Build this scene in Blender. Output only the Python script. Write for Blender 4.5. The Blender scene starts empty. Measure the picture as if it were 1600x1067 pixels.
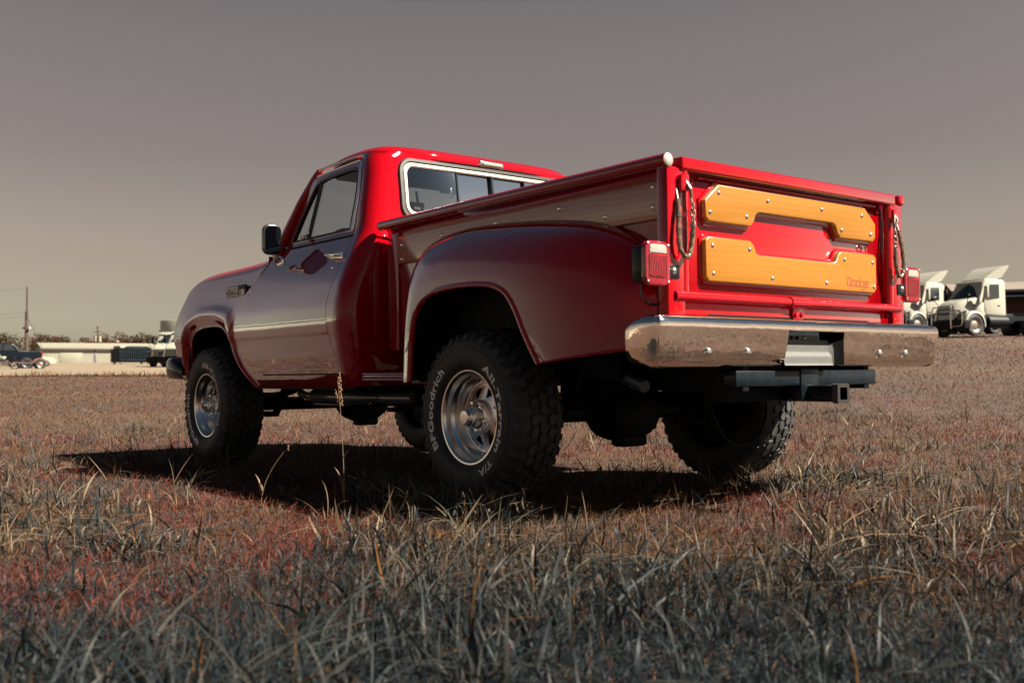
import bpy, bmesh, math, random
import numpy as np
from mathutils import Vector, Matrix

rng = np.random.default_rng(7)
random.seed(7)
R = math.radians
scene = bpy.context.scene
COL = scene.collection

# ------------------------------------------------------------------ camera
CAM = np.array([-3.708, 3.603, 0.576])
YAW, PITCH, ROLL = R(-38.312), R(1.807), R(-0.522)
FPX = 1610.2                                   # focal length in pixels of a 1600 px wide frame
fwd = np.array([math.cos(YAW) * math.cos(PITCH), math.sin(YAW) * math.cos(PITCH), math.sin(PITCH)])
rgt = np.cross(fwd, [0, 0, 1.0]); rgt /= np.linalg.norm(rgt)
upv = np.cross(rgt, fwd)
r2 = rgt * math.cos(ROLL) + upv * math.sin(ROLL)
u2 = -rgt * math.sin(ROLL) + upv * math.cos(ROLL)
cd = bpy.data.cameras.new('camera')
cam = bpy.data.objects.new('camera', cd); COL.objects.link(cam)
m = Matrix(((r2[0], u2[0], -fwd[0], CAM[0]), (r2[1], u2[1], -fwd[1], CAM[1]), (r2[2], u2[2], -fwd[2], CAM[2]), (0, 0, 0, 1)))
cam.matrix_world = m
cd.sensor_width = 36.0
cd.lens = 36.0 * FPX / 1600.0
cd.clip_start = 0.05
cd.clip_end = 6000
cd.dof.use_dof = True
cd.dof.focus_distance = 5.6
cd.dof.aperture_fstop = 4.0
scene.camera = cam

# ------------------------------------------------------------------ sky, sun, exposure
SUN_TO = Vector((-0.82, -0.58, 1.0)).normalized()      # towards the sun: from behind, to the right of the truck
SUN_EL = math.asin(SUN_TO.z)
world = bpy.data.worlds.new('World'); scene.world = world
world.use_nodes = True
wn = world.node_tree.nodes; wl = world.node_tree.links
wn.clear()
wo = wn.new('ShaderNodeOutputWorld'); bg = wn.new('ShaderNodeBackground')
sky = wn.new('ShaderNodeTexSky'); sky.sky_type = 'NISHITA'; sky.sun_disc = False
sky.sun_elevation = SUN_EL
sky.sun_rotation = math.atan2(SUN_TO.x, SUN_TO.y)
sky.altitude = 100; sky.air_density = 1.0; sky.dust_density = 1.6; sky.ozone_density = 1.0
hs = wn.new('ShaderNodeHueSaturation'); hs.inputs['Saturation'].default_value = 0.12
tc = wn.new('ShaderNodeTexCoord'); sx = wn.new('ShaderNodeSeparateXYZ')
ramp = wn.new('ShaderNodeValToRGB'); mul = wn.new('ShaderNodeMix'); mul.data_type = 'RGBA'; mul.blend_type = 'MULTIPLY'
mul.inputs[0].default_value = 1.0
SKY_STOPS = [(0.0, (0.60, 0.535, 0.385)), (0.055, (0.525, 0.463, 0.345)), (0.10, (0.445, 0.372, 0.285)), (0.20, (0.325, 0.272, 0.252)),
             (0.30, (0.308, 0.265, 0.255)), (0.342, (0.285, 0.252, 0.250)), (0.37, (0.16, 0.175, 0.195)), (0.42, (0.085, 0.124, 0.165)), (1.0, (0.055, 0.112, 0.18))]  # steep fall to dark blue above the view, shaped to darken side reflections
els = ramp.color_ramp.elements
while len(els) < len(SKY_STOPS): els.new(0.5)
for e, (p_, c_) in zip(els, SKY_STOPS):
    e.position = p_; e.color = (*(q * 0.81 for q in c_), 1)
wl.new(tc.outputs['Generated'], sx.inputs[0])
wl.new(sx.outputs['Z'], ramp.inputs[0])
wl.new(sky.outputs[0], hs.inputs['Color'])
wl.new(hs.outputs[0], mul.inputs[6]); wl.new(ramp.outputs[0], mul.inputs[7])
wl.new(mul.outputs[2], bg.inputs['Color'])
bg.inputs['Strength'].default_value = 0.05
wl.new(bg.outputs[0], wo.inputs[0])

sd = bpy.data.lights.new('sun', 'SUN'); sd.energy = 5.0; sd.angle = R(0.5); sd.color = (1.0, 0.89, 0.73)
sun = bpy.data.objects.new('sun', sd); COL.objects.link(sun)
sun.rotation_euler = SUN_TO.to_track_quat('Z', 'Y').to_euler()
sun.location = (-20, -12, 24)

scene.view_settings.view_transform = 'Standard'
scene.view_settings.look = 'None'
scene.view_settings.exposure = 2.2
scene.view_settings.gamma = 1.0
scene.view_settings.use_curve_mapping = False
scene.cycles.max_bounces = 8
scene.cycles.transparent_max_bounces = 24
scene.cycles.sample_clamp_indirect = 6.0
scene.cycles.use_denoising = True

# ------------------------------------------------------------------ materials
MATS = {}
KA = 0.81                      # overall albedo trim that goes with the exposure
def mat(name, col=(0.5, 0.5, 0.5), rough=0.5, metal=0.0, spec=None, coat=0.0, coat_rough=0.03, coat_ior=1.5,
        dark=False, noise=0.0, nscale=8.0, bump=0.0, bscale=60.0, emit=None, detail=6, col2=None, stretch=None, rnoise=0.0):
    if name in MATS: return MATS[name]
    if metal < 0.5:
        col = tuple(c * KA for c in col); col2 = None if col2 is None else tuple(c * KA for c in col2)
    mt = bpy.data.materials.new(name); mt.use_nodes = True
    nt = mt.node_tree; b = nt.nodes['Principled BSDF']
    b.inputs['Base Color'].default_value = (*col, 1)
    b.inputs['Roughness'].default_value = rough
    b.inputs['Metallic'].default_value = metal
    if dark: b.inputs['Specular IOR Level'].default_value = 0.12
    if spec is not None: b.inputs['IOR'].default_value = spec
    if coat:
        b.inputs['Coat Weight'].default_value = coat
        b.inputs['Coat Roughness'].default_value = coat_rough
        b.inputs['Coat IOR'].default_value = coat_ior
    tcn = nt.nodes.new('ShaderNodeTexCoord')
    src = tcn.outputs['Object']
    if stretch is not None:
        mp = nt.nodes.new('ShaderNodeMapping'); mp.inputs['Scale'].default_value = stretch
        nt.links.new(src, mp.inputs[0]); src = mp.outputs[0]
    if noise or col2 is not None or rnoise:
        n = nt.nodes.new('ShaderNodeTexNoise'); n.inputs['Scale'].default_value = nscale; n.inputs['Detail'].default_value = detail
        nt.links.new(src, n.inputs['Vector'])
        mx = nt.nodes.new('ShaderNodeMix'); mx.data_type = 'RGBA'
        c2 = col2 if col2 is not None else tuple(max(0, c * (1 - noise)) for c in col)
        mx.inputs[6].default_value = (*col, 1); mx.inputs[7].default_value = (*c2, 1)
        cr = nt.nodes.new('ShaderNodeMapRange'); cr.inputs[1].default_value = 0.35; cr.inputs[2].default_value = 0.65
        nt.links.new(n.outputs['Fac'], cr.inputs[0]); nt.links.new(cr.outputs[0], mx.inputs[0])
        nt.links.new(mx.outputs[2], b.inputs['Base Color'])
        if rnoise:
            rr_ = nt.nodes.new('ShaderNodeMapRange'); rr_.inputs[3].default_value = max(0, rough - rnoise); rr_.inputs[4].default_value = rough + rnoise
            nt.links.new(n.outputs['Fac'], rr_.inputs[0]); nt.links.new(rr_.outputs[0], b.inputs['Roughness'])
    if bump:
        n2 = nt.nodes.new('ShaderNodeTexNoise'); n2.inputs['Scale'].default_value = bscale; n2.inputs['Detail'].default_value = 4
        nt.links.new(src, n2.inputs['Vector'])
        bp_ = nt.nodes.new('ShaderNodeBump'); bp_.inputs['Strength'].default_value = bump; bp_.inputs['Distance'].default_value = 0.01
        nt.links.new(n2.outputs['Fac'], bp_.inputs['Height']); nt.links.new(bp_.outputs[0], b.inputs['Normal'])
    if emit:
        b.inputs['Emission Color'].default_value = (*emit[0], 1); b.inputs['Emission Strength'].default_value = emit[1]
    MATS[name] = mt
    return mt

def wood_mat(name, ca, cb, axis_stretch, gloss=0.25, cior=1.6):
    mt = bpy.data.materials.new(name); mt.use_nodes = True
    nt = mt.node_tree; b = nt.nodes['Principled BSDF']
    tcn = nt.nodes.new('ShaderNodeTexCoord'); mp = nt.nodes.new('ShaderNodeMapping'); mp.inputs['Scale'].default_value = axis_stretch
    n = nt.nodes.new('ShaderNodeTexNoise'); n.inputs['Scale'].default_value = 3.0; n.inputs['Detail'].default_value = 2
    w = nt.nodes.new('ShaderNodeTexWave'); w.wave_type = 'RINGS'; w.rings_direction = 'SPHERICAL'
    w.inputs['Scale'].default_value = 2.6; w.inputs['Distortion'].default_value = 5.0; w.inputs['Detail'].default_value = 3; w.inputs['Detail Scale'].default_value = 1.2
    fine = nt.nodes.new('ShaderNodeTexNoise'); fine.inputs['Scale'].default_value = 40; fine.inputs['Detail'].default_value = 4
    nt.links.new(tcn.outputs['Object'], mp.inputs[0])
    for q in (n, w, fine): nt.links.new(mp.outputs[0], q.inputs['Vector'])
    mx = nt.nodes.new('ShaderNodeMix'); mx.data_type = 'RGBA'
    mx.inputs[6].default_value = (*ca, 1); mx.inputs[7].default_value = (*cb, 1)
    ad = nt.nodes.new('ShaderNodeMath'); ad.operation = 'MULTIPLY_ADD'; ad.inputs[1].default_value = 0.35
    nt.links.new(fine.outputs['Fac'], ad.inputs[0]); nt.links.new(w.outputs['Fac'], ad.inputs[2])
    mr = nt.nodes.new('ShaderNodeMapRange'); mr.inputs[1].default_value = 0.0; mr.inputs[2].default_value = 1.35
    nt.links.new(ad.outputs[0], mr.inputs[0]); nt.links.new(mr.outputs[0], mx.inputs[0])
    nt.links.new(mx.outputs[2], b.inputs['Base Color'])
    b.inputs['Roughness'].default_value = 0.4
    b.inputs['Coat Weight'].default_value = 1.0; b.inputs['Coat Roughness'].default_value = gloss; b.inputs['Coat IOR'].default_value = cior; b.inputs['Specular IOR Level'].default_value = 0.1
    bpn = nt.nodes.new('ShaderNodeBump'); bpn.inputs['Strength'].default_value = 0.12; bpn.inputs['Distance'].default_value = 0.002
    nt.links.new(ad.outputs[0], bpn.inputs['Height']); nt.links.new(bpn.outputs[0], b.inputs['Normal'])
    MATS[name] = mt
    return mt

def glass_mat(name, tint=(0.75, 0.8, 0.82), ior=1.5):
    mt = bpy.data.materials.new(name); mt.use_nodes = True
    nt = mt.node_tree; nt.nodes.clear()
    o = nt.nodes.new('ShaderNodeOutputMaterial'); mx = nt.nodes.new('ShaderNodeMixShader')
    tr = nt.nodes.new('ShaderNodeBsdfTransparent'); tr.inputs[0].default_value = (*tint, 1)
    gl = nt.nodes.new('ShaderNodeBsdfGlossy'); gl.inputs['Roughness'].default_value = 0.02
    fr = nt.nodes.new('ShaderNodeFresnel'); fr.inputs['IOR'].default_value = ior
    nt.links.new(fr.outputs[0], mx.inputs[0]); nt.links.new(tr.outputs[0], mx.inputs[1]); nt.links.new(gl.outputs[0], mx.inputs[2])
    nt.links.new(mx.outputs[0], o.inputs[0])
    MATS[name] = mt
    return mt

def paint_mat(name, col, ior, tint):   # ior: falloff of the lacquer's reflection away from grazing
    """solid colour under a clear, cool-toned gloss"""
    mt = bpy.data.materials.new(name); mt.use_nodes = True
    nt = mt.node_tree; b = nt.nodes['Principled BSDF']; o = nt.nodes['Material Output']
    b.inputs['Roughness'].default_value = 0.6; b.inputs['Specular IOR Level'].default_value = 0.0
    tcn = nt.nodes.new('ShaderNodeTexCoord')
    n = nt.nodes.new('ShaderNodeTexNoise'); n.inputs['Scale'].default_value = 1.7; n.inputs['Detail'].default_value = 3
    mx = nt.nodes.new('ShaderNodeMix'); mx.data_type = 'RGBA'
    mx.inputs[6].default_value = (*col, 1); mx.inputs[7].default_value = (*(c * 0.92 for c in col), 1)
    nt.links.new(tcn.outputs['Object'], n.inputs['Vector']); nt.links.new(n.outputs['Fac'], mx.inputs[0]); nt.links.new(mx.outputs[2], b.inputs['Base Color'])
    gl = nt.nodes.new('ShaderNodeBsdfGlossy'); gl.inputs['Color'].default_value = (*tint, 1); gl.inputs['Roughness'].default_value = 0.025
    # orange-peel: very slight waviness of the lacquer
    n2 = nt.nodes.new('ShaderNodeTexNoise'); n2.inputs['Scale'].default_value = 5.0; n2.inputs['Detail'].default_value = 3
    bp_ = nt.nodes.new('ShaderNodeBump'); bp_.inputs['Strength'].default_value = 0.07; bp_.inputs['Distance'].default_value = 0.01
    nt.links.new(tcn.outputs['Object'], n2.inputs['Vector']); nt.links.new(n2.outputs['Fac'], bp_.inputs['Height']); nt.links.new(bp_.outputs[0], gl.inputs['Normal'])
    lw = nt.nodes.new('ShaderNodeLayerWeight'); lw.inputs['Blend'].default_value = 0.5
    pw = nt.nodes.new('ShaderNodeMath'); pw.operation = 'POWER'; pw.inputs[1].default_value = ior
    fr = nt.nodes.new('ShaderNodeMath'); fr.operation = 'MULTIPLY_ADD'; fr.inputs[1].default_value = 4.4; fr.inputs[2].default_value = 0.03
    mn = nt.nodes.new('ShaderNodeMath'); mn.operation = 'MINIMUM'; mn.inputs[1].default_value = 0.55; nt.links.new(fr.outputs[0], mn.inputs[0])
    nt.links.new(lw.outputs['Facing'], pw.inputs[0]); nt.links.new(pw.outputs[0], fr.inputs[0])
    ms = nt.nodes.new('ShaderNodeMixShader')
    nt.links.new(mn.outputs[0], ms.inputs[0]); nt.links.new(b.outputs[0], ms.inputs[1]); nt.links.new(gl.outputs[0], ms.inputs[2]); nt.links.new(ms.outputs[0], o.inputs[0])
    MATS[name] = mt
    return mt
RED = paint_mat('red_paint', (0.255, 0.0013, 0.0050), 4.0, (0.86, 0.94, 1.0))
CHROME = mat('chrome', (0.93, 0.80, 0.70), rough=0.04, metal=1.0, bump=0.42, bscale=8.0)
CHROME_SHARP = mat('bright_metal', (0.8, 0.79, 0.77), rough=0.16, metal=1.0)
ALU = mat('machined_aluminium', (0.72, 0.70, 0.68), rough=0.22, metal=1.0, bump=0.02, bscale=200)
BLACK = mat('black_metal', (0.006, 0.012, 0.018), rough=0.35, dark=True, coat=0.25, coat_rough=0.1, noise=0.4, nscale=20)
UNDER = mat('underbody_black', (0.007, 0.011, 0.015), rough=0.6, dark=True, noise=0.5, nscale=15)
RUBBER = mat('tyre_rubber', (0.009, 0.012, 0.016), rough=0.62, noise=0.4, nscale=30, bump=0.2, bscale=220)
TREADM = mat('tread_rubber', (0.018, 0.022, 0.028), rough=0.7, col2=(0.036, 0.034, 0.034), nscale=22, bump=0.25, bscale=140)
SEAL = mat('rubber_seal', (0.01, 0.011, 0.013), rough=0.4)
LETTER = mat('white_letter', (0.85, 0.84, 0.82), rough=0.6, noise=0.25, nscale=60)
INTERIOR = mat('interior_trim', (0.012, 0.012, 0.014), rough=0.8, noise=0.3, nscale=12)
HEADLINER = mat('headliner', (0.03, 0.032, 0.036), rough=0.9)
WOOD = wood_mat('varnished_oak', (0.238, 0.096, 0.0055), (0.228, 0.089, 0.0050), (1, 1.2, 5.0), 0.22)
WOODX = wood_mat('varnished_oak_side', (0.34, 0.150, 0.092), (0.25, 0.105, 0.062), (1.2, 1, 5.5), 0.10, 1.9)
WOODRED = mat('red_lettering', (0.24, 0.028, 0.018), rough=0.4, coat=0.5)
GLASS = glass_mat('window_glass', (0.62, 0.68, 0.72), 1.6)
WINDSHIELD = glass_mat('windshield_glass', (0.85, 0.88, 0.88), 1.4)
LENS_RED = mat('tail_lens_red', (0.26, 0.003, 0.016), rough=0.12, coat=1.0, coat_ior=1.6, noise=0.4, nscale=90)
LENS_DARK = mat('tail_lens_ribs', (0.30, 0.006, 0.008), rough=0.08, coat=1.0, coat_ior=1.7, col2=(0.02, 0.001, 0.003), nscale=22)
LENS_CLEAR = mat('reverse_lens', (0.28, 0.28, 0.25), rough=0.1, coat=1.0)
STEEL = mat('dull_steel', (0.42, 0.38, 0.33), rough=0.35, metal=1.0)
CHAINCOVER = mat('chain_sleeve', (0.17, 0.11, 0.065), rough=0.25, coat=1.0, coat_rough=0.12, col2=(0.03, 0.025, 0.022), nscale=70)
PLATE = mat('grey_galvanised', (0.070, 0.072, 0.072), rough=0.5, metal=0.0, noise=0.15, nscale=20)

# ------------------------------------------------------------------ mesh helpers
def mesh_obj(name, verts, faces, material, parent=None, smooth=True, sharp=35.0, loc=None):
    me = bpy.data.meshes.new(name)
    me.from_pydata([tuple(map(float, v)) for v in verts], [], [tuple(f) for f in faces])
    me.update()
    bm = bmesh.new(); bm.from_mesh(me)
    bmesh.ops.remove_doubles(bm, verts=bm.verts, dist=1e-5)
    bmesh.ops.recalc_face_normals(bm, faces=bm.faces)
    bm.to_mesh(me); bm.free()
    return finish(name, me, material, parent, smooth, sharp, loc)

def finish(name, me, material, parent=None, smooth=True, sharp=35.0, loc=None):
    if smooth:
        me.polygons.foreach_set('use_smooth', [True] * len(me.polygons))
        me.set_sharp_from_angle(angle=R(sharp))
    me.materials.append(material)
    o = bpy.data.objects.new(name, me); COL.objects.link(o)
    if parent is not None: o.parent = parent
    if loc is not None: o.location = loc
    return o

class MB:
    """collects shapes into one mesh"""
    def __init__(s): s.v = []; s.f = []
    def add(s, v, f):
        n = len(s.v); s.v.extend([tuple(map(float, q)) for q in v]); s.f.extend([tuple(i + n for i in q) for q in f]); return s
    def build(s, name, material, parent=None, smooth=True, sharp=35.0, loc=None):
        return mesh_obj(name, s.v, s.f, material, parent, smooth, sharp, loc)

def xf(v, M):
    return [tuple(M @ Vector(q)) for q in v]

def box(c, d, bevel=0.0, seg=2, M=None):
    bm = bmesh.new(); bmesh.ops.create_cube(bm, size=1.0)
    for q in bm.verts: q.co = Vector((q.co.x * d[0], q.co.y * d[1], q.co.z * d[2]))
    if bevel > 0:
        bmesh.ops.bevel(bm, geom=bm.edges[:], offset=min(bevel, min(d) * 0.49), segments=seg, affect='EDGES', profile=0.5)
    bm.verts.index_update()
    v = [tuple(q.co) for q in bm.verts]; f = [[q.index for q in t.verts] for t in bm.faces]; bm.free()
    if M is not None: v = xf(v, M)
    return [(q[0] + c[0], q[1] + c[1], q[2] + c[2]) for q in v], f

def bx(x0, x1, y0, y1, z0, z1, bevel=0.0, seg=2):
    return box(((x0 + x1) / 2, (y0 + y1) / 2, (z0 + z1) / 2), (abs(x1 - x0), abs(y1 - y0), abs(z1 - z0)), bevel, seg)

def prism(poly, axis, a, b, bevel=0.0, seg=2):
    """polygon in the plane across `axis`, from a to b along it"""
    bm = bmesh.new()
    def P(q, t):
        if axis == 'x': return (t, q[0], q[1])
        if axis == 'y': return (q[0], t, q[1])
        return (q[0], q[1], t)
    A = [bm.verts.new(P(q, a)) for q in poly]; B = [bm.verts.new(P(q, b)) for q in poly]
    bm.faces.new(A); bm.faces.new(B[::-1])
    n = len(poly)
    for i in range(n): bm.faces.new((A[i], B[i], B[(i + 1) % n], A[(i + 1) % n]))
    bmesh.ops.recalc_face_normals(bm, faces=bm.faces)
    if bevel > 0:
        ed = [e for e in bm.edges if (e.verts[0] in B) == (e.verts[1] in B) and e.verts[0] in B]
        bmesh.ops.bevel(bm, geom=ed, offset=bevel, segments=seg, affect='EDGES', profile=0.5)
    bm.verts.index_update()
    v = [tuple(q.co) for q in bm.verts]; f = [[q.index for q in t.verts] for t in bm.faces]; bm.free()
    return v, f

def tube(path, r, n=10, caps=True, closed=False):
    P = [Vector(q) for q in path]; k = len(P)
    rs = r if hasattr(r, '__len__') else [r] * k
    v = []; f = []
    prev = None
    for i in range(k):
        if closed: t = (P[(i + 1) % k] - P[i - 1])
        else: t = P[min(i + 1, k - 1)] - P[max(i - 1, 0)]
        t.normalize()
        if prev is None:
            a = Vector((0, 0, 1)) if abs(t.z) < 0.9 else Vector((1, 0, 0))
            nrm = t.cross(a).normalized()
        else:
            nrm = (prev - t * prev.dot(t)).normalized()
        prev = nrm; bn = t.cross(nrm)
        for j in range(n):
            a = 2 * math.pi * j / n
            v.append(tuple(P[i] + (nrm * math.cos(a) + bn * math.sin(a)) * rs[i]))
    for i in range(k if closed else k - 1):
        for j in range(n):
            i2 = (i + 1) % k
            f.append((i * n + j, i * n + (j + 1) % n, i2 * n + (j + 1) % n, i2 * n + j))
    if caps and not closed:
        f.append(tuple(range(n))[::-1]); f.append(tuple((k - 1) * n + j for j in range(n)))
    return v, f

def cyl(a, b, r, n=16, r2=None):
    return tube([a, b], [r, r if r2 is None else r2], n)

def lathe(prof, n=48, axis='y', closed=False):
    """profile of (radius, along) turned about the axis"""
    v = []; f = []
    for (r, h) in prof:
        for j in range(n):
            a = 2 * math.pi * j / n
            c, s = math.cos(a) * r, math.sin(a) * r
            v.append((c, h, s) if axis == 'y' else ((h, c, s) if axis == 'x' else (c, s, h)))
    k = len(prof)
    for i in range(k if closed else k - 1):
        i2 = (i + 1) % k
        for j in range(n):
            f.append((i * n + j, i * n + (j + 1) % n, i2 * n + (j + 1) % n, i2 * n + j))
    return v, f

def dome(c, r, h, nrm, n=10, k=3):
    """a rounded screw head sitting at c, facing nrm"""
    N = Vector(nrm).normalized(); a = Vector((0, 0, 1)) if abs(N.z) < 0.9 else Vector((1, 0, 0))
    U = N.cross(a).normalized(); V = N.cross(U); C = Vector(c)
    v = []; f = []
    for i in range(k):
        t = (i / k) * math.pi / 2
        for j in range(n):
            q = 2 * math.pi * j / n
            v.append(tuple(C + (U * math.cos(q) + V * math.sin(q)) * r * math.cos(t) + N * h * math.sin(t)))
    v.append(tuple(C + N * h))
    for i in range(k - 1):
        for j in range(n): f.append((i * n + j, i * n + (j + 1) % n, (i + 1) * n + (j + 1) % n, (i + 1) * n + j))
    for j in range(n): f.append(((k - 1) * n + j, (k - 1) * n + (j + 1) % n, k * n))
    return v, f

def grid(fn, us, vs):
    v = [fn(u, w) for u in us for w in vs]; n = len(vs); f = []
    for i in range(len(us) - 1):
        for j in range(n - 1): f.append((i * n + j, (i + 1) * n + j, (i + 1) * n + j + 1, i * n + j + 1))
    return v, f

def cr(pts, n):
    """Catmull-Rom through pts, n samples per span"""
    P = [np.array(q, float) for q in pts]; out = []
    for i in range(len(P) - 1):
        p0 = P[max(i - 1, 0)]; p1 = P[i]; p2 = P[i + 1]; p3 = P[min(i + 2, len(P) - 1)]
        for k in range(n):
            t = k / n
            out.append(0.5 * ((2 * p1) + (-p0 + p2) * t + (2 * p0 - 5 * p1 + 4 * p2 - p3) * t * t + (-p0 + 3 * p1 - 3 * p2 + p3) * t ** 3))
    out.append(P[-1])
    return np.array(out)

def lin(pts, n):
    P = [np.array(q, float) for q in pts]; out = []
    for i in range(len(P) - 1):
        for k in range(n): out.append(P[i] + (P[i + 1] - P[i]) * k / n)
    out.append(P[-1])
    return np.array(out)

def interp(x, xs, ys): return float(np.interp(x, xs, ys))
def smooth_interp(xs, ys):
    """monotone cubic interpolation through the points"""
    xs = np.array(xs, float); ys = np.array(ys, float); h = np.diff(xs); d = np.diff(ys) / h
    mm = np.zeros_like(xs); mm[0] = d[0]; mm[-1] = d[-1]
    for i in range(1, len(xs) - 1):
        mm[i] = 0 if d[i - 1] * d[i] <= 0 else 2 * d[i - 1] * d[i] / (d[i - 1] + d[i])
    def fn(x):
        x = min(max(x, xs[0]), xs[-1]); i = min(int(np.searchsorted(xs, x, 'right')) - 1, len(xs) - 2)
        t = (x - xs[i]) / h[i]
        return ((2 * t ** 3 - 3 * t * t + 1) * ys[i] + (t ** 3 - 2 * t * t + t) * h[i] * mm[i]
                + (-2 * t ** 3 + 3 * t * t) * ys[i + 1] + (t ** 3 - t * t) * h[i] * mm[i + 1])
    return fn

def rrect(x0, x1, z0, z1, r, nc=8, ne=8):
    """rounded rectangle, anticlockwise; the same counts give matching outlines"""
    out = []
    cs = [(x1 - r, z0 + r, -90), (x1 - r, z1 - r, 0), (x0 + r, z1 - r, 90), (x0 + r, z0 + r, 180)]
    for k in range(4):
        cx, cz, a0 = cs[k]
        arc = [(cx + r * math.cos(R(a0 + 90 * i / nc)), cz + r * math.sin(R(a0 + 90 * i / nc))) for i in range(nc + 1)]
        out += arc
        nx = cs[(k + 1) % 4]; b = (nx[0] + r * math.cos(R(nx[2])), nx[1] + r * math.sin(R(nx[2])))
        a = arc[-1]
        out += [(a[0] + (b[0] - a[0]) * i / ne, a[1] + (b[1] - a[1]) * i / ne) for i in range(1, ne)]
    return out

def ruled(inner, outer, vs, fn, closed=False):
    """surface between two matching outlines; fn(p, t) maps the flat point to 3D"""
    v = []; f = []; n = len(inner); k = len(vs)
    for i in range(n):
        a = np.array(inner[i]); b = np.array(outer[i])
        for t in vs: v.append(fn(a + (b - a) * t, t))
    for i in range(n if closed else n - 1):
        i2 = (i + 1) % n
        for j in range(k - 1): f.append((i * k + j, i2 * k + j, i2 * k + j + 1, i * k + j + 1))
    return v, f

def flipy(vf, s):
    return [(q[0], q[1] * s, q[2]) for q in vf[0]], vf[1]

def shell(vf, off):
    """give a sheet thickness by adding an offset copy and closing the rim"""
    bm = bmesh.new(); vs = [bm.verts.new(q) for q in vf[0]]
    for q in vf[1]:
        try: bm.faces.new([vs[i] for i in q])
        except ValueError: pass
    bmesh.ops.remove_doubles(bm, verts=bm.verts, dist=1e-5)
    bmesh.ops.recalc_face_normals(bm, faces=bm.faces)
    bmesh.ops.solidify(bm, geom=bm.faces[:], thickness=off)
    bm.verts.index_update()
    v = [tuple(q.co) for q in bm.verts]; f = [[q.index for q in t.verts] for t in bm.faces]; bm.free()
    return v, f

def shell_dir(vf, d):
    """close a sheet into a plate by copying it along d"""
    v, f = vf; n_ = len(v); cnt = {}
    for q in f:
        for i in range(len(q)):
            a, b = q[i], q[(i + 1) % len(q)]; cnt[(min(a, b), max(a, b))] = cnt.get((min(a, b), max(a, b)), 0) + 1
    V = list(v) + [(q[0] + d[0], q[1] + d[1], q[2] + d[2]) for q in v]
    F = list(f) + [tuple(i + n_ for i in q[::-1]) for q in f]
    for (a, b), c_ in cnt.items():
        if c_ == 1: F.append((a, b, b + n_, a + n_))
    return V, F

def text_mesh(body, size=1.0, offset=0.0, extrude=0.0, spacing=1.0, shear=0.0):
    cu = bpy.data.curves.new('t', 'FONT'); cu.body = body; cu.size = size; cu.offset = offset; cu.extrude = extrude
    cu.space_character = spacing; cu.shear = shear; cu.resolution_u = 3; cu.align_x = 'LEFT'
    o = bpy.data.objects.new('t', cu); COL.objects.link(o)
    dg = bpy.context.evaluated_depsgraph_get(); dg.update()
    me = o.evaluated_get(dg).to_mesh()
    v = [tuple(q.co) for q in me.vertices]; f = [tuple(p.vertices) for p in me.polygons]
    o.evaluated_get(dg).to_mesh_clear()
    bpy.data.objects.remove(o); bpy.data.curves.remove(cu)
    return v, f

def empty(name, loc=(0, 0, 0), rz=0.0):
    o = bpy.data.objects.new(name, None); COL.objects.link(o); o.location = loc; o.rotation_euler = (0, 0, rz); o.empty_display_size = 0.3
    return o
def tag(o, label=None, cat=None, group=None, kind=None):
    if label: o['label'] = label
    if cat: o['category'] = cat
    if group: o['group'] = group
    if kind: o['kind'] = kind
    return o
def copy_tree(o, parent=None):
    c = o.copy(); COL.objects.link(c); c.parent = parent
    for ch in list(o.children): copy_tree(ch, c)
    return c

# places given as metres ahead of / to the right of the camera, on the ground
FH = np.array([math.cos(YAW), math.sin(YAW)]); RH = np.array([math.sin(YAW), -math.cos(YAW)])
def ss(x, a, b):
    t = np.clip((x - a) / (b - a), 0, 1); return t * t * (3 - 2 * t)
def ground_z(x, y):
    """gentle rise away from the truck, steeper towards the parked tractors"""
    x = np.asarray(x, float); y = np.asarray(y, float)
    dx = x - CAM[0]; dy = y - CAM[1]
    f = dx * FH[0] + dy * FH[1]; l = dx * RH[0] + dy * RH[1]
    ang = l / np.maximum(np.abs(f), 1.0)
    s = 0.0195 + 0.0365 * ss(ang, -0.15, 0.40)
    a = np.maximum(f - 9.0, 0.0)
    rise = a * a / (a + 3.0)
    lim = 62 + 130 * (1 - ss(ang, -0.1, 0.4))
    rise = np.where(rise > lim, lim + (rise - lim) * 0.12, rise)
    rise = np.minimum(rise, lim + 30)
    return s * rise
def gp(f, l):
    x = CAM[0] + FH[0] * f + RH[0] * l; y = CAM[1] + FH[1] * f + RH[1] * l
    return (float(x), float(y), float(ground_z(x, y)))

# ================================================================== the red pickup
T = empty('pickup_truck')
tag(T, 'red vintage step-side pickup with wooden tailgate panels parked on dry grass', 'pickup truck')

W_Z = smooth_interp([0.50, 0.53, 0.60, 0.70, 0.795, 0.81, 0.88, 0.93, 0.97, 1.00, 1.05, 1.10, 1.15, 1.20, 1.25, 1.30, 1.345, 1.45, 1.60, 1.72, 1.80],
                    [0.906, 0.923, 0.946, 0.964, 0.976, 0.983, 0.988, 0.9875, 0.983, 0.977, 0.964, 0.947, 0.928, 0.907, 0.885, 0.863, 0.846, 0.827, 0.800, 0.778, 0.745])
XR_Z = smooth_interp([0.50, 0.80, 1.20, 1.31, 1.40, 1.60, 1.74, 1.82], [1.02, 1.005, 0.998, 1.0, 1.010, 1.034, 1.052, 1.062])
SEAM_R = smooth_interp([0.50, 0.585, 0.62, 0.69, 0.80, 0.94, 1.05, 1.21, 1.345, 1.55, 1.70, 1.76, 1.82],
                       [1.09, 1.095, 1.105, 1.15, 1.19, 1.195, 1.18, 1.145, 1.142, 1.142, 1.155, 1.20, 1.26])
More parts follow.
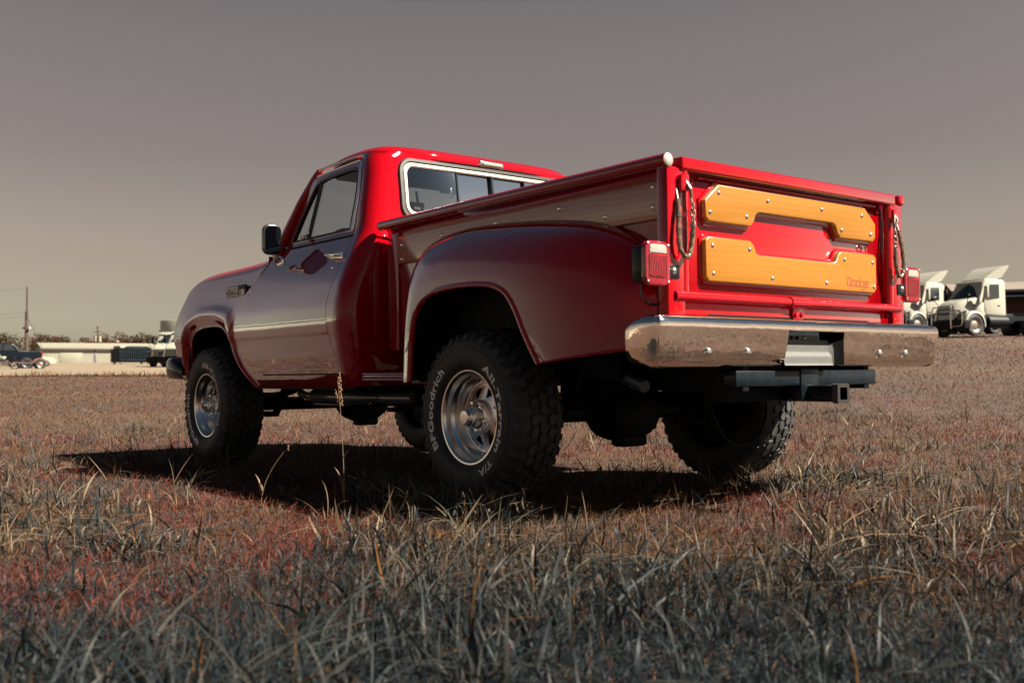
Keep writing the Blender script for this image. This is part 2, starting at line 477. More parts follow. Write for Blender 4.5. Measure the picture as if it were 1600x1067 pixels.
SEAM_F = smooth_interp([0.50, 0.585, 0.69, 0.80, 0.92, 1.06, 1.18, 1.27, 1.30, 1.335, 1.35],
                       [2.06, 2.085, 2.18, 2.265, 2.272, 2.250, 2.19, 2.112, 2.04, 1.955, 1.94])

# ---- cab shell: rear wall, corners and pillars, around the rear window
def cab_pt(t, z):
    """t runs along the back wall from the middle round the corner to the door"""
    s = 1 if t >= 0 else -1; t = abs(t)
    w = W_Z(z); xr = XR_Z(z); xd = SEAM_R(z)
    cy = 0.11; cx = min(0.11, xd - xr - 0.004)
    lf = w - cy; la = 1.5708 * math.sqrt((cx * cx + cy * cy) / 2)
    if t <= lf:
        return (xr - 0.012 * (1 - (t / lf) ** 2) , s * t, z)
    if t <= lf + la:
        a = (t - lf) / la * math.pi / 2
        e = 0.92
        return (xr + cx * (1 - math.cos(a) ** e), s * (lf + cy * math.sin(a) ** e), z)
    return (xr + cx + (t - lf - la), s * w, z)
def cab_end(z):
    w = W_Z(z); xr = XR_Z(z); xd = SEAM_R(z); cy = 0.11; cx = min(0.11, xd - xr - 0.004)
    return w - cy + 1.5708 * math.sqrt((cx * cx + cy * cy) / 2) + (xd - xr - cx)
WIN = (-0.615, 0.615, 1.425, 1.752, 0.075)
inner = rrect(*WIN, nc=10, ne=26)
outer0 = rrect(-1, 1, 0.52, 1.795, 0.0, nc=10, ne=26)
outer = [(q[0] * cab_end(q[1]), q[1]) for q in outer0]
cab = MB().add(*ruled(inner, outer, np.linspace(0, 1, 46) ** 1.15, lambda p, t: cab_pt(p[0], p[1]), True)).build('cab', RED, T, sharp=60)
# pressed bead along the back of the cab under the window
for s in (1, -1):
    pts = [cab_pt(s * t, 1.312) for t in np.linspace(0.0, 0.80, 30)]
    pts = [(q[0] - 0.004, q[1], q[2]) for q in pts]
    MB().add(*tube(pts, [0.010] * 26 + [0.009, 0.007, 0.004, 0.001], 8)).build('pressed_bead', RED, cab)
# sills below the doors
for s in (1, -1):
    def sill(x, z): return (x, s * W_Z(z), z)
    MB().add(*shell_dir(grid(sill, np.linspace(1.06, 2.12, 20), np.linspace(0.512, 0.580, 6)), (0, -s * 0.02, 0))).build('sill_panel', RED, cab)
    MB().add(*bx(1.06, 2.3, s * 0.55, s * 0.885, 0.50, 0.56)).build('floor_rail', UNDER, cab)
floor = MB().add(*bx(1.05, 2.5, -0.86, 0.86, 0.56, 0.62)).add(*bx(2.3, 3.5, -0.62, 0.62, 0.55, 1.15)).add(*bx(2.15, 2.31, -0.85, 0.85, 0.6, 1.2))
floor.build('floor_pan', UNDER, T)

# ---- roof
def roof_pt(u, v):
    # u round the edge, v from the gutter to the crown
    n = 3.2 + 2.2 * v
    c, s_ = math.cos(u), math.sin(u)
    ex = math.copysign(abs(c) ** (2 / n), c); ey = math.copysign(abs(s_) ** (2 / n), s_)
    hx = 0.362; hy = 0.742; x0 = 1.402
    ph = v * math.pi / 2
    k = 1 - 0.30 * (1 - math.cos(ph)) if v < 1 else 0.70
    kx = 1 - 0.34 * (1 - math.cos(ph)); ky = 1 - 0.19 * (1 - math.cos(ph))
    z = 1.782 + 0.068 * math.sin(ph) ** 0.95
    x = x0 + ex * hx * kx; y = ey * hy * ky
    return (x, y, z - 0.012 * max(0, ex) * (1 if v > 0 else 1))
us = np.linspace(0, 2 * math.pi, 121)
rv, rf = grid(roof_pt, us, np.linspace(0, 1, 14))
mb = MB().add(rv, rf)
cap = [roof_pt(u, 1.0) for u in us[:-1]]
rings = [[(1.402 + (q[0] - 1.402) * k, q[1] * k, q[2] + 0.010 * (1 - k * k)) for q in cap] for k in (1.0, 0.75, 0.5, 0.25)]
n = len(cap)
for a, b in zip(rings[:-1], rings[1:]):
    mb.add(a + b, [(i, (i + 1) % n, n + (i + 1) % n, n + i) for i in range(n)])
mb.add(rings[-1], [tuple(range(n))])
roof = mb.build('roof', RED, T, sharp=50)
gut = [roof_pt(u, 0.0) for u in np.linspace(R(25), R(335), 80)]
gut = [(1.402 + (q[0] - 1.402) * 1.012, q[1] * 1.006, q[2] - 0.004) for q in gut]
MB().add(*tube(gut, 0.0065, 8)).build('rain_gutter', RED, roof)
MB().add(*grid(lambda x, y: (x, y, 1.772 - 0.02 * (abs(y) / 0.7) ** 3), np.linspace(1.12, 1.72, 8), np.linspace(-0.70, 0.70, 12))).build('headliner', HEADLINER, roof)
for s in (1, -1):   # bright drip moulding over the door
    pts = [(x, s * (0.757 + 0.0), z) for x, z in cr([(1.165, 1.735), (1.178, 1.770), (1.22, 1.783), (1.45, 1.783), (1.70, 1.775)], 8)]
    MB().add(*tube(pts, 0.0085, 8)).build('drip_moulding', CHROME_SHARP, roof)

# ---- rear window: rubber seal, pale metal frame, four panes
rw = empty('rear_window'); rw.parent = T
def rw_pt(p, off): q = cab_pt(p[0], p[1]); return (q[0] - off, q[1], q[2])
def ring(name, o_in, o_out, m_, off_a, off_b, parent, mid=None):
    prof = [(0.0, off_a), (0.25, off_b), (0.75, off_b), (1.0, off_a)]
    v = []; f = []; n_ = len(o_in)
    for a, b in zip(o_in, o_out):
        a = np.array(a); b = np.array(b)
        for t, o_ in prof: v.append(rw_pt(a + (b - a) * t, o_))
    for i in range(n_):
        for j in range(3):
            i2 = (i + 1) % n_
            f.append((i * 4 + j, i2 * 4 + j, i2 * 4 + j + 1, i * 4 + j + 1))
    return MB().add(v, f).build(name, m_, parent)
oo = rrect(-0.632, 0.632, 1.408, 1.768, 0.085, 10, 20)
om = rrect(-0.603, 0.603, 1.437, 1.742, 0.064, 10, 20)
oi = rrect(-0.575, 0.575, 1.462, 1.716, 0.045, 10, 20)
ring('window_seal', om, oo, SEAL, -0.004, 0.014, rw)
FRAME = mat('pale_anodised_frame', (0.62, 0.60, 0.50), rough=0.35, metal=0.35)
ring('window_frame', oi, om, FRAME, 0.002, 0.012, rw)
ys = [0.578, 0.245, 0.0, -0.245, -0.578]
for i in range(4):
    a, b = ys[i], ys[i + 1]
    xx = XR_Z(1.59) + (0.012 if i in (1, 2) else 0.004)
    def pane(y, z, dx=(0.012 if i in (1, 2) else 0.002)):
        q = cab_pt(y, z); return (q[0] + dx, q[1], q[2])
    MB().add(*grid(pane, np.linspace(a, b, 5), np.linspace(1.458, 1.720, 5))).build('window_pane', GLASS, rw)
for y, wd in ((0.245, 0.009), (0.0, 0.014), (-0.245, 0.009)):
    q0 = cab_pt(y, 1.46); q1 = cab_pt(y, 1.718)
    MB().add(*tube([(q0[0] + 0.003, y, q0[2]), (q1[0] + 0.003, y, q1[2])], wd, 6)).build('window_divider', BLACK, rw)
MB().add(*bx(1.05, 1.056, 0.262, 0.276, 1.57, 1.63, 0.002)).build('window_latch', STEEL, rw)
# cargo lamp
lamp = MB().add(*bx(1.022, 1.058, -0.088, 0.088, 1.770, 1.808, 0.012, 3)).build('cargo_lamp', CHROME_SHARP, T)
MB().add(*bx(1.012, 1.026, -0.072, 0.072, 1.778, 1.800, 0.006, 3)).build('lamp_lens', LENS_CLEAR, lamp)

# ---- doors
WINOUT = [(1.146, 1.347), (1.146, 1.55), (1.158, 1.69), (1.178, 1.742), (1.25, 1.760), (1.50, 1.757), (1.69, 1.742), (1.76, 1.69), (1.855, 1.55), (1.94, 1.40), (1.968, 1.347)]
WININ = [(1.196, 1.365), (1.186, 1.55), (1.196, 1.655), (1.206, 1.695), (1.26, 1.712), (1.50, 1.708), (1.650, 1.692), (1.712, 1.645), (1.795, 1.53), (1.875, 1.40), (1.892, 1.365)]
def side_pt(x, z, s, off=0.0): return (x, s * (W_Z(z) + off), z)
for s in (1, -1):
    zs = list(np.linspace(0.588, 0.79, 12)) + list(np.linspace(0.797, 0.815, 5)) + list(np.linspace(0.83, 1.345, 26))
    us_ = np.linspace(0, 1, 34)
    def dp(u, z):
        a = SEAM_R(z) + 0.004; b = SEAM_F(z) - 0.004
        return side_pt(a + (b - a) * u, z, s)
    door = MB().add(*shell_dir(grid(dp, us_, zs), (0, -s * 0.02, 0))).build('door', RED, T, sharp=50)
    # window frame
    o_ = cr(WINOUT, 6); i_ = cr(WININ, 6)
    prof = [(0.0, -0.030), (0.0, -0.004), (0.12, 0.001), (0.85, 0.002), (1.0, -0.004), (1.0, -0.03)]
    v = []; f = []
    ocl = list(o_) + [np.array((1.95 - 0.8 * k / 8, 1.347)) for k in range(0, 9)][1:-1]
    icl = list(i_) + [np.array((1.88 - 0.68 * k / 8, 1.365)) for k in range(0, 9)][1:-1]
    for a, b in zip(icl, ocl):
        for t, of in prof:
            p = a + (b - a) * t; v.append(side_pt(p[0], p[1], s, of))
    n = len(icl); k = len(prof)
    for i in range(n):
        for j in range(k - 1): f.append((i * k + j, ((i + 1) % n) * k + j, ((i + 1) % n) * k + j + 1, i * k + j + 1))
    MB().add(v, f).build('window_frame', RED, door, sharp=30)
    # bright trim and rubber inside the frame
    edge = [side_pt(p[0] + 0.0, p[1], s, 0.003) for p in cr([(1.155, 1.36), (1.152, 1.55), (1.166, 1.69), (1.186, 1.737), (1.25, 1.752), (1.68, 1.736)], 8)]
    MB().add(*tube(edge, 0.005, 8)).build('window_trim', CHROME_SHARP, door)
    rub = [side_pt(p[0], p[1], s, -0.006) for p in icl]
    MB().add(*tube(rub, 0.010, 8, closed=True)).build('window_seal', SEAL, door)
    vb = [side_pt(x, z, s, -0.006) for x, z in lin([(1.688, 1.36), (1.628, 1.698)], 10)]
    MB().add(*tube(vb, 0.012, 8)).build('vent_bar', SEAL, door)
    # glass: main pane and vent pane
    def poly_pane(name, pts, mt=GLASS):
        P = [side_pt(p[0], p[1], s, -0.012) for p in pts]
        MB().add(P, [tuple(range(len(P)))]).build(name, mt, door, smooth=False)
    poly_pane('window_pane', [(1.19, 1.36), (1.182, 1.55), (1.192, 1.665), (1.22, 1.708), (1.26, 1.714), (1.50, 1.710), (1.628, 1.698), (1.688, 1.36)])
    poly_pane('vent_pane', [(1.688, 1.36), (1.628, 1.698), (1.66, 1.69), (1.716, 1.648), (1.80, 1.53), (1.88, 1.40), (1.895, 1.36)])
    MB().add(*bx(1.66, 1.70, s * 0.865, s * 0.89, 1.365, 1.385, 0.006)).add(*cyl((1.64, s * 0.85, 1.40), (1.70, s * 0.86, 1.372), 0.007, 8)).build('vent_latch', CHROME_SHARP, door)
    # handle and lock
    hz = 1.218
    yb = W_Z(hz)
    hd = MB().add(*prism([(1.165, 1.200), (1.175, 1.238), (1.385, 1.243), (1.30, 1.214)], 'y', s * (yb - 0.006), s * (yb + 0.006), 0.003))
    hd.add(*tube([(1.19, s * (yb + 0.004), 1.222), (1.20, s * (yb + 0.026), 1.224), (1.29, s * (yb + 0.028), 1.230), (1.33, s * (yb + 0.008), 1.232)], [0.011, 0.012, 0.011, 0.006], 10))
    hd.build('door_handle', CHROME_SHARP, door)
    MB().add(*dome((1.237, s * (W_Z(1.157) - 0.001), 1.157), 0.011, 0.006, (0, s, 0), 14)).build('door_lock', CHROME_SHARP, door)
    # mirror
    mir = prism([(q[0], q[1]) for q in rrect(0.942, 1.054, 1.278, 1.455, 0.042, 6, 2)], 'x', 1.845, 1.815, 0.008, 3)
    mo = MB().add(*flipy(mir, s)).build('mirror', mat('mirror_shell', (0.02, 0.022, 0.026), rough=0.25, coat=1.0), door)
    mg = prism([(q[0], q[1]) for q in rrect(0.950, 1.046, 1.286, 1.447, 0.036, 6, 2)], 'x', 1.816, 1.8125)
    MB().add(*flipy(mg, s)).build('mirror_glass', mat('mirror_glass', (0.10, 0.13, 0.17), rough=0.03, metal=1.0), door)
    br = MB().add(*tube([(1.83, s * 0.985, 1.285), (1.835, s * 0.972, 1.262), (1.85, s * 0.945, 1.247)], [0.010, 0.014, 0.018], 10))
    br.add(*box((1.855, s * 0.930, 1.243), (0.075, 0.018, 0.042), 0.008, 3))
    br.build('mirror_bracket', CHROME_SHARP, door)

# ---- front fenders and hood, one skin described along the truck
HT = smooth_interp([2.0, 2.12, 2.3, 2.7, 3.0, 3.15, 3.3, 3.42, 3.52, 3.60, 3.66], [1.325, 1.312, 1.300, 1.290, 1.286, 1.280, 1.262, 1.236, 1.200, 1.150, 1.080])
TP = smooth_interp([3.0, 3.2, 3.35, 3.45, 3.54, 3.60, 3.64, 3.66, 3.68], [0.0, 0.001, 0.008, 0.019, 0.038, 0.062, 0.092, 0.13, 0.18])
def body_pt(x, q, s=1, lip=0.0):
    """q follows the section: height up the side, then in over the top"""
    zs_ = HT(x) - 0.085
    def zmap(v): return v if v < 0.80 else 0.80 + (v - 0.80) * (zs_ - 0.80) / 0.40
    if q <= 1.20:
        z = zmap(q); y = W_Z(0.80 + (q - 0.80) * 0.40 / 0.40 if q > 0.8 else q)
        y -= 0.0
    else:
        y0 = W_Z(1.20); ph = (q - 1.20) / 0.15 * math.pi / 2
        if ph <= math.pi / 2:
            sl = 0.024     # keeps the shoulder tangent to the side
            y = y0 - 0.105 * (1 - math.cos(ph)) - sl * math.sin(ph); z = zs_ + 0.085 * math.sin(ph)
        else:
            y = y0 - 0.105 - 0.024 - (q - 1.35); z = zs_ + 0.085 + 0.03 * (q - 1.35)
    return (x, s * (y - TP(x) + lip), z)
arch = [(3.255, 0.545), (3.262, 0.66), (3.235, 0.77), (3.16, 0.858), (3.05, 0.897), (2.86, 0.908), (2.70, 0.898), (2.60, 0.850), (2.53, 0.765), (2.44, 0.66), (2.34, 0.575), (2.245, 0.512)]
outl = [(3.43, 0.545), (3.515, 0.70), (3.60, 0.86), (3.655, 1.02), (3.675, 1.20), (3.60, 1.40), (2.75, 1.40), (2.105, 1.40), (2.116, 1.27), (2.272, 0.93), (2.185, 0.69), (2.09, 0.512)]
ai = cr(arch, 12)
# outline resampled so that the corners stay sharp and the door seam is followed
segs = []
for k in range(len(outl) - 1):
    for j in range(12):
        t = j / 12; a = np.array(outl[k]); b = np.array(outl[k + 1]); segs.append(a + (b - a) * t)
segs.append(np.array(outl[-1])); segs = np.array(segs)
smoothed = cr(outl[:6], 12); segs[:len(smoothed)] = smoothed
for k in range(len(segs)):
    if k >= 8 * 12 - 2:     # along the door
        z = segs[k][1]; segs[k] = np.array((SEAM_F(z) + 0.003, z))
def fend_map(s):
    def fn(p, t):
        d = 0.020 * math.exp(-(((t - 0.17) / 0.085) ** 2)) - 0.030 * math.exp(-((t / 0.075) ** 2))
        return body_pt(p[0], p[1], s, d - 0.006)
    return fn
for s in (1, -1):
    vs = np.concatenate([np.linspace(0, 0.25, 14)[:-1], np.linspace(0.25, 1, 34)])
    fo = MB().add(*ruled(ai, segs, vs, fend_map(s))).build('front_fender', RED, T, sharp=45)
    lipp = [fend_map(s)(p, 0.0) for p in ai]
    MB().add(*tube([(q[0], q[1] - s * 0.006, q[2]) for q in lipp], 0.0075, 8)).build('arch_lip', RED, fo)
    # inner well
    w = []
    for p in ai: w.append((p[0], p[1]))
    def well(i, y): p = ai[int(i)]; return (p[0], s * y, p[1] + 0.012)
    MB().add(*grid(well, range(len(ai)), [0.62, 0.94])).build('wheel_well', UNDER, fo)
    # badge: black bar with bright lettering
    yb = W_Z(1.11) - 0.001
    bd = MB().add(*bx(2.302, 2.60, s * (yb - 0.004), s * (yb + 0.008), 1.055, 1.148, 0.003)).build('badge', BLACK, fo)
    for txt, zz, sz, xa in (('POWER', 1.104, 0.051, 2.595), ('WAGON', 1.060, 0.051, 2.595), ('150', 1.082, 0.050, 2.392)):
        tv, tf = text_mesh(txt, sz, 0.0022, 0.002)
        wd = max(q[0] for q in tv); tw = 0.192 if txt != '150' else 0.078
        if s > 0: P = [(xa - q[0] / wd * tw, yb + 0.010 + q[2], zz + q[1]) for q in tv]
        else: P = [(xa - tw + q[0] / wd * tw, -(yb + 0.010 + q[2]), zz + q[1]) for q in tv]
        MB().add(P, tf).build('badge_lettering', LETTER if txt != '150' else STEEL, fo, smooth=False)
def hood_pt(x, y):
    q = body_pt(x, 1.40); t = abs(y) / max(q[1], 1e-3)
    return (x, y, q[2] + 0.035 * (1 - t ** 2) - 0.0)
MB().add(*grid(lambda u, t: hood_pt(2.11 + 1.44 * u, (2 * t - 1) * (body_pt(2.11 + 1.44 * u, 1.40)[1] - 0.004)), np.linspace(0, 1, 24), np.linspace(0, 1, 22))).build('hood', RED, T)
MB().add(*grid(lambda y, z: (2.12 + (1.30 - z) * 0.2, y, z), np.linspace(-0.88, 0.88, 10), np.linspace(1.05, 1.305, 4))).build('cowl', RED, T)
gr = MB().add(*bx(3.54, 3.60, -0.76, 0.76, 0.80, 1.10, 0.02)).build('grille', BLACK, T)
for k in range(7): MB().add(*bx(3.598, 3.612, -0.74, 0.74, 0.83 + k * 0.038, 0.842 + k * 0.038, 0.003)).build('grille_bar', CHROME_SHARP, gr)
MB().add(*bx(3.45, 3.55, -0.80, 0.80, 0.62, 0.82, 0.03)).build('front_valance', RED, T)
# front bumper with turned-back ends
pl = [(3.30, 0.955), (3.42, 0.972), (3.56, 0.965), (3.66, 0.925), (3.71, 0.84), (3.735, 0.6), (3.745, 0.0)]
plan = [np.array(p) for p in cr(pl, 6)]; plan = plan + [np.array((p[0], -p[1])) for p in plan[::-1][1:]]
sec = [(-0.03, 0.57), (0.0, 0.565), (0.018, 0.585), (0.024, 0.635), (0.018, 0.69), (0.0, 0.712), (-0.03, 0.715)]
def fb(i, j):
    p = plan[int(i)]; a = plan[max(int(i) - 1, 0)]; b = plan[min(int(i) + 1, len(plan) - 1)]
    t = b - a; t = t / np.linalg.norm(t); nn = np.array((-t[1], t[0]))
    if nn[0] * 1.0 + nn[1] * np.sign(p[1]) < 0: nn = -nn
    e = min(int(i), len(plan) - 1 - int(i)) / 9.0
    dz = 0.0 if e >= 1 else (1 - e) * 0.035
    o_, z = sec[int(j)]
    zz = 0.64 + (z - 0.64) * (1 - 0.35 * max(0, 1 - e))  - dz
    q = p + nn * o_; return (q[0], q[1], zz)
MB().add(*shell(grid(fb, range(len(plan)), range(len(sec))), 0.004)).build('front_bumper', mat('chrome_dark_reflection', (0.018, 0.022, 0.028), rough=0.12, metal=1.0), T, sharp=50)  # dark surroundings mirrored in the chrome are put into its base colour
for s in (1, -1):
    MB().add(*tube([(3.50, s * 0.80, 0.64), (3.66, s * 0.62, 0.64)], 0.03, 8)).add(*bx(3.36, 3.43, s * 0.90, s * 0.955, 0.60, 0.655, 0.006)).build('bumper_bracket', BLACK, T)
# windshield and its pillars
ws = [(2.075, 0.80, 1.315), (2.075, -0.80, 1.315), (1.735, -0.69, 1.765), (1.735, 0.69, 1.765)]
def wsp(u, v):
    y = (2 * u - 1); b = 0.80 + (0.69 - 0.80) * v
    x = 2.085 - 0.345 * v; bow = 0.05 * (1 - y * y)
    return (x + bow, y * b, 1.315 + 0.455 * v)
MB().add(*grid(wsp, np.linspace(0, 1, 12), np.linspace(0, 1, 8))).build('windshield', WINDSHIELD, T)
for s in (1, -1):
    pts = [(2.03 - 0.02, s * 0.872, 1.31), (1.93, s * 0.842, 1.45), (1.83, s * 0.807, 1.60), (1.745, s * 0.757, 1.735), (1.715, s * 0.735, 1.775)]
    MB().add(*tube(pts, [0.032, 0.027, 0.025, 0.026, 0.028], 10)).build('windshield_pillar', RED, T)
MB().add(*tube([(1.745, -0.72, 1.772), (1.78, 0.0, 1.785), (1.745, 0.72, 1.772)], 0.022, 8)).build('windshield_header', INTERIOR, T)

# ---- interior
MB().add(*bx(1.78, 2.12, -0.80, 0.80, 1.08, 1.318, 0.05, 3)).build('dashboard', INTERIOR, T)
seat = MB().add(*bx(1.20, 1.72, -0.74, 0.74, 0.84, 1.0, 0.05, 3)).build('bench_seat', INTERIOR, T)
MB().add(*bx(1.13, 1.27, -0.72, 0.72, 0.96, 1.36, 0.05, 3)).build('seat_back', INTERIOR, seat)
c = Vector((1.80, 0.42, 1.335)); ax = Vector((-0.75, 0, 0.66)).normalized(); U = Vector((0, 1, 0)); V = ax.cross(U)
MB().add(*tube([tuple(c + (U * math.cos(a) + V * math.sin(a)) * 0.195) for a in np.linspace(0, 2 * math.pi, 40)[:-1]], 0.013, 8, closed=True)) \
    .add(*tube([tuple(c - U * 0.19), tuple(c - ax * 0.03), tuple(c + U * 0.19)], 0.012, 8)).add(*tube([tuple(c), tuple(c - ax * 0.35)], 0.025, 8)).build('steering_wheel', mat('grey_steering_wheel', (0.10, 0.11, 0.12), rough=0.4), T)
im = MB().add(*bx(1.79, 1.815, -0.04, 0.215, 1.615, 1.677, 0.014, 3)).build('interior_mirror', SEAL, T)
MB().add(*bx(1.785, 1.792, 0.075, 0.208, 1.622, 1.670, 0.003)).add(*bx(1.785, 1.792, -0.033, 0.045, 1.622, 1.670, 0.003)).build('mirror_glass', CHROME_SHARP, im)
MB().add(*tube([(1.81, 0.0, 1.67), (1.83, 0.0, 1.75)], 0.008, 8)).build('mirror_stem', SEAL, im)
for s in (1, -1): MB().add(*bx(1.60, 1.75, s * 0.12, s * 0.62, 1.742, 1.756, 0.006)).build('sun_visor', HEADLINER, T)
for s in (1, -1):
    MB().add(*bx(1.14, 2.1, s * 0.80, s * 0.855, 0.62, 1.335)).build('door_card', INTERIOR, T)
MB().add(*bx(1.04, 1.06, -0.80, 0.80, 0.62, 1.40)).build('cab_back_card', INTERIOR, T)

# ---- cargo box
BY = 0.735
for s in (1, -1):
    def bs(x, j):
        sec_ = [(BY, 0.79), (BY, 1.05), (BY, 1.29), (BY + 0.004, 1.315), (BY + 0.022, 1.335), (BY + 0.034, 1.345)]
        y, z = sec_[int(j)]; return (x, s * y, z)
    side = MB().add(*shell_dir(grid(bs, np.linspace(-1.08, 0.95, 12), range(6)), (0, -s * 0.03, 0))).build('bedside', RED, T, sharp=50)
    MB().add(*tube([(-1.088, s * 0.786, 1.366), (-0.2, s * 0.786, 1.364), (0.955, s * 0.786, 1.360)], 0.0265, 16)).build('top_rail', RED, side)
    tip = MB().add(*dome((0.955, s * 0.786, 1.360), 0.0265, 0.03, (1, 0, 0), 16, 5)).build('rail_end', RED, side)
    MB().add(*dome((-1.088, s * 0.786, 1.366), 0.0255, 0.006, (-1, 0, 0), 20, 3)).build('rail_cap', mat('cream_plastic', (0.27, 0.265, 0.235), rough=0.5) if s > 0 else RED, side)
    MB().add(*bx(0.845, 0.955, s * 0.70, s * 0.752, 0.705, 1.335, 0.006)).build('front_stake', RED, side)
    MB().add(*bx(-1.086, -1.032, s * 0.70, s * 0.792, 0.765, 1.343, 0.006)).build('rear_stake', RED, side)
    pk = MB().add(*flipy(prism([(-1.022, 1.158), (0.835, 1.150), (0.835, 1.292), (-1.022, 1.300)], 'y', BY + 0.001, BY + 0.027, 0.004), s)).build('wood_plank', WOODX, side)
    for x, z in ((0.43, 1.255), (0.0, 1.262), (-0.44, 1.27), (-0.985, 1.281), (-0.985, 1.204), (-0.72, 1.199), (0.80, 1.246), (0.80, 1.172)):
        MB().add(*dome((x, s * (BY + 0.0265), z), 0.0105, 0.007, (0, s, 0), 10)).build('plank_screw', CHROME_SHARP, side)
MB().add(*bx(-1.05, 0.95, -0.70, 0.70, 0.785, 0.81)).build('bed_floor', UNDER, T)
MB().add(*bx(0.915, 0.948, -0.735, 0.735, 0.70, 1.335, 0.004)).build('bed_front', RED, T)

# ---- rear fenders
fo_ = [(0.560, 0.535), (0.555, 0.75), (0.548, 0.93), (0.535, 1.08), (0.480, 1.185), (0.370, 1.240), (0.150, 1.262), (-0.15, 1.250), (-0.46, 1.222), (-0.72, 1.175), (-0.92, 1.085), (-1.015, 0.95), (-1.040, 0.80), (-1.035, 0.675)]
fi_ = [(0.440, 0.545), (0.425, 0.72), (0.395, 0.845), (0.335, 0.918), (0.235, 0.955), (0.12, 0.968), (0.0, 0.971), (-0.12, 0.966), (-0.225, 0.952), (-0.310, 0.915), (-0.372, 0.845), (-0.425, 0.755), (-0.475, 0.680), (-0.520, 0.618)]
fe = [3.4, 3.3, 3.1, 2.8, 2.5, 2.3, 2.2, 2.15, 2.1, 2.1, 2.05, 2.0, 2.0, 2.0]
FO = cr(fo_, 10); FI = cr(fi_, 10); FE = [interp(k, range(len(fe)), fe) if False else float(np.interp(k / 10, range(len(fe)), fe)) for k in range(len(FO))]
def rf_pt(i, v, s):
    a = FO[i]; b = FI[i]; e = 2.0 / FE[i]
    th = v * math.pi / 2
    p = 1 - max(math.cos(th), 0) ** e; yf = math.sin(th) ** e
    q = a + (b - a) * p
    y = (BY + 0.004) + (0.948 - BY) * yf
    return (q[0], s * y, q[1])
for s in (1, -1):
    v = []; f = []; vs = np.linspace(0, 1, 30); k = len(vs)
    for i in range(len(FO)):
        for w in vs: v.append(rf_pt(i, float(w), s))
    for i in range(len(FO) - 1):
        for j in range(k - 1): f.append((i * k + j, (i + 1) * k + j, (i + 1) * k + j + 1, i * k + j + 1))
    # flat rear skirt closing down to the lower edge behind the wheel
    rfn = MB().add(v, f).build('rear_fender', RED, T, sharp=50)
    lip = [rf_pt(i, 1.0, s) for i in range(len(FO))]
    MB().add(*tube([(q[0], q[1] - s * 0.006, q[2]) for q in lip], 0.015, 10)).build('arch_lip', RED, rfn)
    # return edge along the bottom at the back
    low = [rf_pt(len(FO) - 1, float(w), s) for w in vs]
    MB().add(*tube(low, 0.006, 6)).build('lower_hem', RED, rfn)
    wl_ = [(q[0], q[1] - s * 0.012, q[2] + 0.004) for q in lip]
    vv = []; ff = []
    for q in wl_: vv += [q, (q[0], s * 0.60, q[2] + 0.02)]
    for i in range(len(wl_) - 1): ff.append((2 * i, 2 * i + 2, 2 * i + 3, 2 * i + 1))
    MB().add(vv, ff).build('wheel_well', UNDER, rfn)
    MB().add(*bx(-0.62, 0.5, s * 0.58, s * 0.60, 0.55, 0.95)).add(*bx(-0.62, 0.50, s * 0.739, s * 0.742, 0.78, 1.12)).build('inner_well', UNDER, rfn)
    # step between the cab and the fender
    st = MB().add(*bx(0.545, 0.955, s * 0.70, s * 0.905, 0.556, 0.586, 0.008, 3))
    stp = st.build('side_step', RED, T)
    for k2 in range(3):
        MB().add(*tube([(0.55, s * 0.905, 0.552 + k2 * 0.0145), (0.95, s * 0.905, 0.552 + k2 * 0.0145)], 0.0068, 8)).build('step_rib', RED, stp)

# ---- tailgate
TX = -1.052
tg = MB().add(*bx(TX, TX + 0.03, -0.665, 0.665, 0.878, 1.338, 0.004)).build('tailgate', RED, T)
MB().add(*bx(-1.098, -1.035, -0.722, 0.722, 1.336, 1.386, 0.009, 3)).build('top_rail', RED, tg)
MB().add(*tube([(TX - 0.014, -0.60, 1.322), (TX - 0.014, 0.60, 1.322)], 0.006, 8)).build('hinge_rod', RED, tg)
for k2 in range(0): MB().add(*bx(TX - 0.024, TX - 0.004, -0.56 + 0.08 * k2 - 0.014, -0.56 + 0.08 * k2 + 0.014, 1.314, 1.33, 0.003)).build('rod_clip', RED, tg)
def sym(half): return half + [(-q[0], q[1]) for q in half[::-1]]
UP = sym([(0.250, 1.217), (0.270, 1.208), (0.283, 1.178), (0.305, 1.157), (0.555, 1.157), (0.575, 1.175), (0.577, 1.238), (0.497, 1.304)])
LO = sym([(0.250, 1.044), (0.272, 1.052), (0.290, 1.086), (0.308, 1.098), (0.560, 1.098), (0.577, 1.084), (0.577, 0.945), (0.560, 0.926)])
# order both outlines as closed loops
def loop(h, ): return h
UPL = [(q[0], q[1]) for q in UP]; LOL = [(q[0], q[1]) for q in LO]
def grow(poly, d):
    c_ = np.mean(np.array(poly), 0); n_ = len(poly); out = []
    P = [np.array(p) for p in poly]
    area = sum(P[i][0] * P[(i + 1) % n_][1] - P[(i + 1) % n_][0] * P[i][1] for i in range(n_))
    sg = 1 if area > 0 else -1
    for i in range(n_):
        e1 = P[i] - P[i - 1]; e2 = P[(i + 1) % n_] - P[i]
        n1 = np.array((e1[1], -e1[0])) / np.linalg.norm(e1) * sg; n2 = np.array((e2[1], -e2[0])) / np.linalg.norm(e2) * sg
        b = n1 + n2; b = b / max(np.dot(b, n1), 0.4) ; b = b if np.linalg.norm(b) < 2.5 else b / np.linalg.norm(b)
        out.append(tuple(P[i] + b * d))
    return out
for poly in (UPL, LOL):
    MB().add(*prism(grow(poly, 0.014), 'x', TX - 0.0005, TX - 0.009, 0.006, 3)).build('panel_backing', RED, tg)
    MB().add(*prism(poly, 'x', TX - 0.009, TX - 0.030, 0.005, 3)).build('wood_panel', WOOD, tg, sharp=30)
